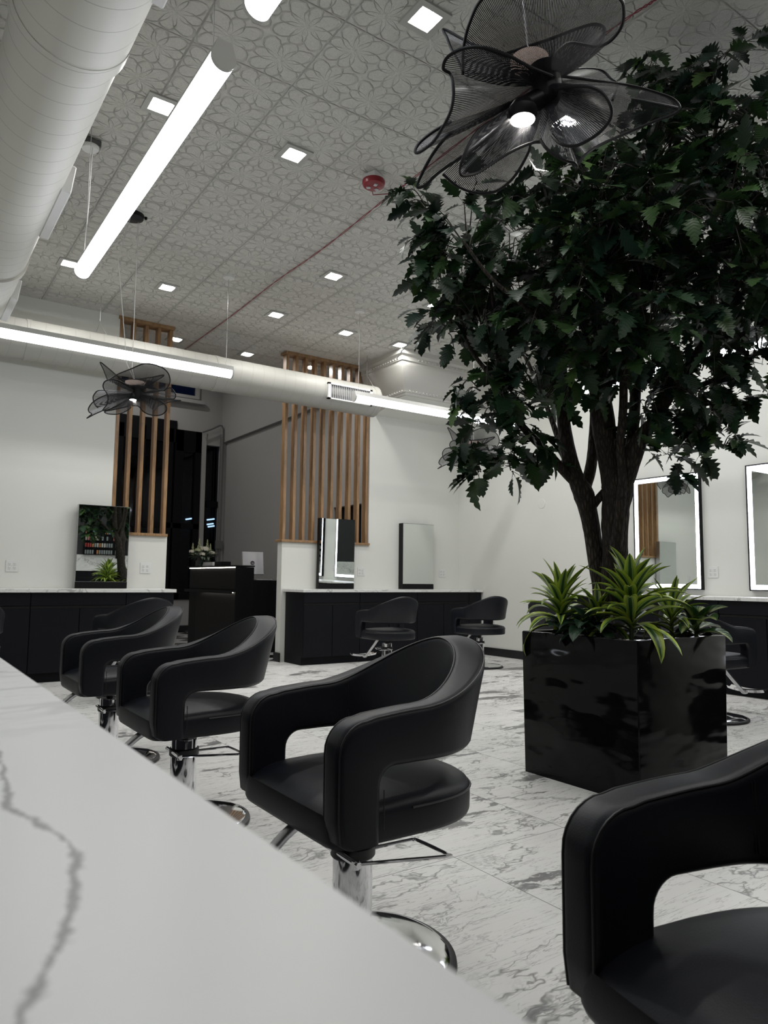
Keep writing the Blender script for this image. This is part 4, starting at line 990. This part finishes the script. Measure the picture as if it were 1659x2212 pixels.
petA = [
 [(362, 420, -.02), (366, 270, -.05), (400, 130, -.10), (475, -10, -.16), (640, -85, -.22), (870, -105, -.25), (1080, -80, -.22), (1235, -15, -.15), (1264, 60, -.10), (1250, 150, -.05), (1190, 228, 0), (1120, 260, .03), (1050, 252, .04), (960, 240, .02), (895, 280, -.01), (850, 340, -.03), (835, 430, 0)],
 [(610, 298, .10), (720, 262, .12), (860, 215, .13), (1000, 162, .13), (1100, 136, .12), (1155, 160, .10), (1140, 225, .08), (1080, 300, .05)],
 [(862, 425, -.05), (760, 385, -.09), (690, 350, -.11), (620, 312, -.12), (520, 275, -.14), (430, 262, -.15), (340, 280, -.15), (272, 325, -.14), (253, 385, -.12), (293, 415, -.10), (308, 480, -.11), (308, 560, -.11), (288, 640, -.10), (240, 730, -.07), (190, 800, -.03), (120, 852, .02), (95, 848, .04), (120, 800, .05), (200, 735, .05), (300, 680, .03)],
 [(300, 740, .0), (240, 800, .03), (180, 885, .06), (130, 980, .08), (106, 1045, .08), (150, 1038, .07), (230, 965, .05), (340, 890, .02), (470, 800, .0), (560, 730, .0)],
 [(250, 975, .16), (320, 1035, .18), (400, 1072, .19), (480, 1083, .19), (560, 1066, .18), (640, 1002, .16), (700, 912, .13), (738, 825, .10), (728, 760, .06)],
 [(540, 668, -.02), (455, 725, -.05), (400, 800, -.07), (362, 890, -.08), (345, 950, -.08), (355, 980, -.08), (385, 983, -.07), (450, 965, -.05), (550, 900, -.03), (650, 840, -.02), (750, 800, -.01), (800, 795, .0)],
 [(868, 422, .0), (1000, 437, .05), (1180, 462, .12), (1300, 480, .15), (1400, 505, .18), (1530, 550, .20), (1577, 600, .20), (1545, 638, .20), (1420, 685, .18), (1270, 748, .15), (1130, 812, .10), (1050, 865, .06), (1005, 925, .05), (990, 938, .05), (960, 880, .03)],
 [(880, 503, -.08), (960, 485, -.12), (1060, 484, -.16), (1140, 518, -.17), (1188, 590, -.17), (1190, 660, -.16), (1140, 730, -.14), (1065, 785, -.12), (985, 818, -.10), (910, 805, -.08), (860, 755, -.06)],
 [(795, 780, -.03), (825, 825, -.035), (870, 865, -.04), (930, 897, -.05), (985, 912, -.05), (1000, 935, -.03), (975, 860, .0), (940, 790, .02)],
 [(610, 320, .13), (520, 285, .15), (400, 240, .17), (258, 165, .18), (275, 215, .17), (300, 280, .15), (340, 350, .13), (365, 410, .12)],
 [(900, 430, .20), (1000, 388, .24), (1130, 392, .27), (1190, 440, .27), (1232, 480, .25), (1200, 560, .2)]]
cA = onz(1140, -330, CEIL-.0)
LA = lamp('mesh_pendant_lamp', (830, 480), 2.06, 2.592, 860, 0, petA, 'large near pendant of swirling black mesh hanging in front of the tree', (697, 672, -.03, .036), (735, 345, .03, .055),
          [['d', (1.418, 1.372, 2.66), (1.420, 1.375, 3.2), (1.425, 1.38, CEIL-.02)]])
petB = [
 [(430, 372, -.05), (560, 290, -.10), (780, 200, -.18), (960, 125, -.20), (1060, 117, -.20), (1180, 140, -.20), (1300, 190, -.18), (1380, 270, -.15), (1412, 370, -.12), (1397, 460, -.08), (1320, 550, 0), (1240, 545, .02), (1150, 515, .04)],
 [(395, 390, .05), (330, 220, .08), (279, 95, .10), (440, 220, .08), (620, 370, .04)],
 [(740, 490, -.05), (650, 430, -.08), (540, 385, -.10), (430, 378, -.14), (350, 410, -.15), (321, 470, -.15), (335, 530, -.14), (380, 595, -.14), (400, 680, -.13), (385, 780, -.12), (318, 880, -.10), (450, 850, -.05), (600, 780, -.02)],
 [(385, 620, .10), (250, 680, .14), (140, 760, .17), (83, 850, .18), (95, 905, .17), (135, 938, .14), (58, 1005, .10), (180, 942, .06), (318, 880, .02), (420, 830, 0)],
 [(390, 555, .20), (300, 550, .22), (220, 568, .24), (165, 640, .25), (160, 700, .25), (185, 780, .22), (235, 835, .20)],
 [(780, 802, .0), (620, 840, -.02), (450, 875, -.05), (370, 888, -.06), (350, 912, -.06), (420, 937, 0), (530, 942, .05), (640, 915, .10), (730, 870, .10), (778, 820, .10)],
 [(800, 802, -.05), (870, 802, -.08), (920, 830, -.10), (965, 885, -.12), (1050, 938, -.14), (1180, 963, -.16), (1290, 940, -.16), (1357, 870, -.15), (1340, 800, -.13), (1260, 730, -.10), (1120, 690, -.06)],
 [(1010, 600, .10), (1200, 570, .12), (1330, 540, .15), (1410, 510, .18), (1460, 545, .20), (1500, 610, .22), (1500, 660, .22), (1465, 690, .22), (1360, 670, .2)],
 [(1180, 690, .1), (1400, 705, .16), (1590, 718, .2), (1400, 740, .16), (1230, 800, .11), (1140, 885, .06)],
 [(640, 380, .05), (870, 372, .02), (1100, 342, .0), (1312, 303, 0), (1200, 390, .03), (1000, 490, .02)]]
LB = lamp('mesh_pendant_lamp', (900, 600), 5.5, 7.54, 180, 770, petB, 'black mesh pendant hanging in front of the left back wall', (815, 708, -.02, .028), (850, 430, .02, .075),
          [['d', (1.512, 5.66, 2.62), (1.52, 5.70, CEIL-.02)], ['d', (1.470, 5.66, 2.66), (1.38, 5.70, 3.5), (1.45, 5.66, CEIL-.03)]])
t = empty('pendant_canopy', (1.47, 5.69, CEIL), 0, 'black ceiling canopy from which the left back pendant hangs, partly behind the tube light', 'canopy')
MB().lathe([(.05, -.045), (.085, -.03), (.09, 0)], 32, (0, 0, 0)).build('canopy_disc', M['black'], t)
MB().lathe([(.01, -.02), (.012, 0)], 12, (.10, -.02, 0)).build('wire_grip', M['black'], t)
petC = [[(-(x-900)*.85+900, y*.9+60, b*.9) for x, y, b in p] for p in petB]
LC = lamp('mesh_pendant_lamp', (900, 600), 7.62, 10.2, 1028-88, 973-59, petB, 'small far black mesh pendant half hidden by the lower left leaves of the tree', (815, 708, -.02, .028), (850, 430, .02, .075),
          [['d', (5.15, 5.77, 2.62), (5.15, 5.75, CEIL-.02)]])

# ------------------------------------------------------------------ reception desk and things on it
t = empty('reception_desk', (3.92, 9.14, 0), 0, 'tall black reception desk with lit panel, behind the two half walls', 'desk')
MB().box(.03, .262, 0, 1.85, 0, 1.16).build('tall_body', M['black'], t)
MB().box(.262, .645, 0, 1.85, 0, .985, bev=.003).build('low_body', M['black'], t)
MB().box(-.01, .27, -.006, 1.86, 1.165, 1.185, bev=.002).build('desk_top', M['black'], t)
MB().box(-.004, .03, -.002, 1.0, 0, 1.164).box(.02, .03, .0, 1.85, .0, 1.16).build('front_edge', M['black'], t)
MB().box(.010, .022, .02, 1.80, .86, 1.150).build('upper_panel', M['woodblk'], t)
MB().box(.010, .022, .02, 1.50, .02, .805).build('lower_panel', M['woodblk'], t)
MB().box(-.05, .03, .0, 1.85, .82, .838).box(-.052, -.046, .0, 1.85, .800, .838).build('ledge', M['black'], t)
MB().box(-.003, .008, .03, 1.78, 1.152, 1.160).build('led_strip', M['deskled'], t)
MB().box(-.030, -.018, .03, 1.3, .815, .819).build('led_strip', M['deskled'], t)
# remove the solid edge in front of the panels: (front edge only frames the near corner)
bpy.data.objects['front_edge'].data.clear_geometry()
me = bpy.data.objects['front_edge'].data; me.from_pydata([(-.004, -.002, 0), (.03, -.002, 0), (.03, .02, 0), (-.004, .02, 0), (-.004, -.002, 1.164), (.03, -.002, 1.164), (.03, .02, 1.164), (-.004, .02, 1.164)], [], [[3, 2, 1, 0], [4, 5, 6, 7], [0, 1, 5, 4], [1, 2, 6, 5], [2, 3, 7, 6], [3, 0, 4, 7]])
me.materials.clear(); me.materials.append(M['black'])
# monitor (turned away), with round emblem
t = empty('computer_monitor', (4.36, 9.55, .986), R(-8), 'silver monitor seen from behind on the lower desk part', 'monitor')
Mt = Matrix.Translation((0, 0, .08)) @ Matrix.Rotation(R(-10), 4, 'X')
MB().box(-.155, .155, 0, .022, 0, .33, M=Mt, bev=.006).build('screen_back', M['silver'], t)
MB().box(-.155, .155, .022, .026, 0, .33, M=Mt).build('bezel', M['white'], t)
MB().tube([(0, .03, .10), (0, .05, .02)], .022, 14).box(-.08, .08, -.02, .12, 0, .012, bev=.004).build('stand', M['silver'], t)
em = MB().lathe([(.030, 0), (.030, .002)], 32, M=Mt @ Matrix.Translation((-.01, 0, .165)) @ Matrix.Rotation(R(90), 4, 'X')).build('emblem', M['black'], t)
fc = bpy.data.curves.new('hp', 'FONT'); fc.body = 'hp'; fc.size = .042; fc.align_x = 'CENTER'; fc.align_y = 'CENTER'; fc.shear = .35; fc.extrude = .0006
fo_ = bpy.data.objects.new('tmp', fc); col.objects.link(fo_); bpy.context.view_layer.update()
mesh_ = bpy.data.meshes.new_from_object(fo_.evaluated_get(bpy.context.evaluated_depsgraph_get())); bpy.data.objects.remove(fo_)
mesh_.materials.clear(); mesh_.materials.append(M['silver'])
lo = bpy.data.objects.new('emblem_letters', mesh_); col.objects.link(lo); lo.parent = em; lo.matrix_local = Mt @ Matrix.Translation((-.01, -.0035, .165)) @ Matrix.Rotation(R(90), 4, 'X')
tag(MB().box(4.25, 4.50, 9.22, 9.36, .986, .998, bev=.004).build('keyboard', M['silver']), 'thin grey keyboard on the lower desk part beside the monitor', 'keyboard')
# boxes on desk
t = tag(MB().box(3.98, 4.10, 10.15, 10.55, 1.186, 1.215, bev=.002).box(3.985, 4.095, 10.16, 10.54, 1.216, 1.243, bev=.002).build('paper_stack', M['white']), 'white stack of cards on the reception desk beside the flowers', 'cards')
t = tag(MB().box(3.96, 4.10, 9.75, 10.02, 1.186, 1.245, bev=.004).build('card_holder', M['black']), 'small black card holder on the reception desk', 'card holder')
# flowers
FP = Vector((4.03, 10.95-.28, 1.186))
t = empty('flower_vase', FP, 0, 'square glass vase of white flowers on the reception desk', 'vase')
w = .085
mb = MB()
for a, b, c, d in ((-w, w, -w, -w+.004), (-w, w, w-.004, w), (-w, -w+.004, -w, w), (w-.004, w, -w, w)): mb.box(a, b, c, d, 0, .15)
mb.box(-w, w, -w, w, 0, .006).build('vase_glass', M['vase'], t)
random.seed(4); st = MB()
for i in range(16): st.tube([(random.uniform(-.05, .05), random.uniform(-.05, .05), .01), (random.uniform(-.08, .08), random.uniform(-.08, .08), .16), (random.uniform(-.14, .14), random.uniform(-.14, .14), .25)], .003, 5)
st.build('stems', M['stem'], t)
def blossom(p, r_, m, n=18):
    mb = MB()
    for i in range(n):
        f = i/n; a = i*2.4; el = R(10+75*f); rr = r_*(1.0-.55*f)
        d = Vector((math.cos(a)*math.cos(el), math.sin(a)*math.cos(el), math.sin(el))); s_ = d.cross(Vector((0, 0, 1))).normalized(); u_ = s_.cross(d)
        c = Vector(p)+d*rr*.6; vs = [c-s_*rr*.45-u_*rr*.3, c+s_*rr*.45-u_*rr*.3, c+s_*rr*.5+u_*rr*.3+d*rr*.2, c+u_*rr*.55+d*rr*.25, c-s_*rr*.5+u_*rr*.3+d*rr*.2]
        mb.add(vs, [[0, 1, 2, 3, 4]], True)
    mb.build('blossom', m, t)
for p, r_, k in (((.0, -.06, .245), .075, 'petalw'), ((-.10, -.04, .23), .055, 'petalg'), ((.10, -.10, .19), .055, 'petalw'), ((-.16, .05, .21), .05, 'petalw'), ((-.02, .08, .27), .055, 'petalw'), ((.12, .06, .23), .05, 'petalg'), ((-.06, -.13, .17), .05, 'petalw')): blossom(p, r_, M[k])
for p, d in (((-.15, .02, .16), (-1, 0, .1)), ((-.08, -.10, .17), (-.8, -.5, .4)), ((.03, .1, .2), (.2, .8, .6))):
    mb = MB()
    for i in range(6):
        random.seed(i); strap_leaf(mb, p, math.atan2(d[1], d[0])+i*1.05, .075, .026, .7, 1.0, (1, 1, 1, 1), segs=5)
    mb.build('lily', M['petalg'], t)
for x, y, hh in ((-.06, .0, .40), (.05, -.02, .39), (.12, .05, .33), (-.13, .06, .33)):
    mb = MB()
    for i in range(16):
        f = i/16; a = i*2.4; mb.lathe([(.001, 0), (.016*(1-.6*f), .008), (.014*(1-.6*f), .018), (.001, .024)], 6, (x*1.1+.018*(1-f)*math.cos(a), y+.018*(1-f)*math.sin(a), hh-.14+.15*f))
    mb.build('snapdragon_spike', M['petalg'], t)
mb = MB(); random.seed(8)
for i in range(60): strap_leaf(mb, (random.uniform(-.08, .08), random.uniform(-.08, .08), .13), random.uniform(0, 6.28), random.uniform(.12, .22), .040, random.uniform(.0, 1.1), random.uniform(.3, 1.2), (1, 1, 1, 1), segs=6)
mb.build('greenery', M['greyleaf'], t, auto=0)
# conduit pipe on the grey corner
pts = [(4.99, 13.45, 3.84), (5.18, 13.45, 3.93), (5.33, 13.45, 4.02), (5.38, 13.45, 4.02), (5.41, 13.45, 3.95), (5.41, 13.45, 2.0), (5.41, 13.45, .6)]
t = empty('conduit_pipe', (5.41, 13.45, .6), 0, 'thin metal conduit bending round the corner beside the narrow dark window', 'conduit')
MB().tube([Vector(p)-Vector((5.41, 13.45, .6)) for p in pts], .016, 10).tube([Vector((-.05, 0, 0)), Vector((-.05, 0, 3.2))], .012, 8).build('pipe', M['greybox'], t)
MB().box(-.09, .05, -.03, .03, .98, 1.14, bev=.004).build('pipe_box', M['greybox'], t)
struct('wall_street_facade', MB().box(3, 13, 20.015, 20.2, -.02, 6.5), M['night'])
struct('trim_ground', MB().box(-2, 9, 13.7, 24, -.08, -.02), M['night'])

# ------------------------------------------------------------------ world, camera, colour
w = bpy.data.worlds.new('night'); sc.world = w; w.use_nodes = True
w.node_tree.nodes['Background'].inputs[0].default_value = (.02, .03, .06, 1); w.node_tree.nodes['Background'].inputs[1].default_value = .02
cd = bpy.data.cameras.new('camera'); co = bpy.data.objects.new('camera', cd); col.objects.link(co)
co.matrix_world = Matrix(((CR.x, CU.x, -CF.x, EYE.x), (CR.y, CU.y, -CF.y, EYE.y), (CR.z, CU.z, -CF.z, EYE.z), (0, 0, 0, 1)))
cd.sensor_fit = 'VERTICAL'; cd.sensor_height = 36; cd.lens = F/H*36; cd.clip_start = .02; cd.clip_end = 100
cd.dof.use_dof = True; cd.dof.focus_distance = 3.0; cd.dof.aperture_fstop = 9.0
sc.camera = co
sc.view_settings.view_transform = 'Standard'; sc.view_settings.look = 'None'; sc.view_settings.exposure = .14; sc.view_settings.gamma = 1
cy = sc.cycles; cy.use_denoising = True; cy.max_bounces = 9; cy.diffuse_bounces = 5; cy.glossy_bounces = 5; cy.transparent_max_bounces = 40; cy.transmission_bounces = 4
cy.sample_clamp_indirect = 4.0; cy.caustics_reflective = False; cy.caustics_refractive = False; cy.use_light_tree = True
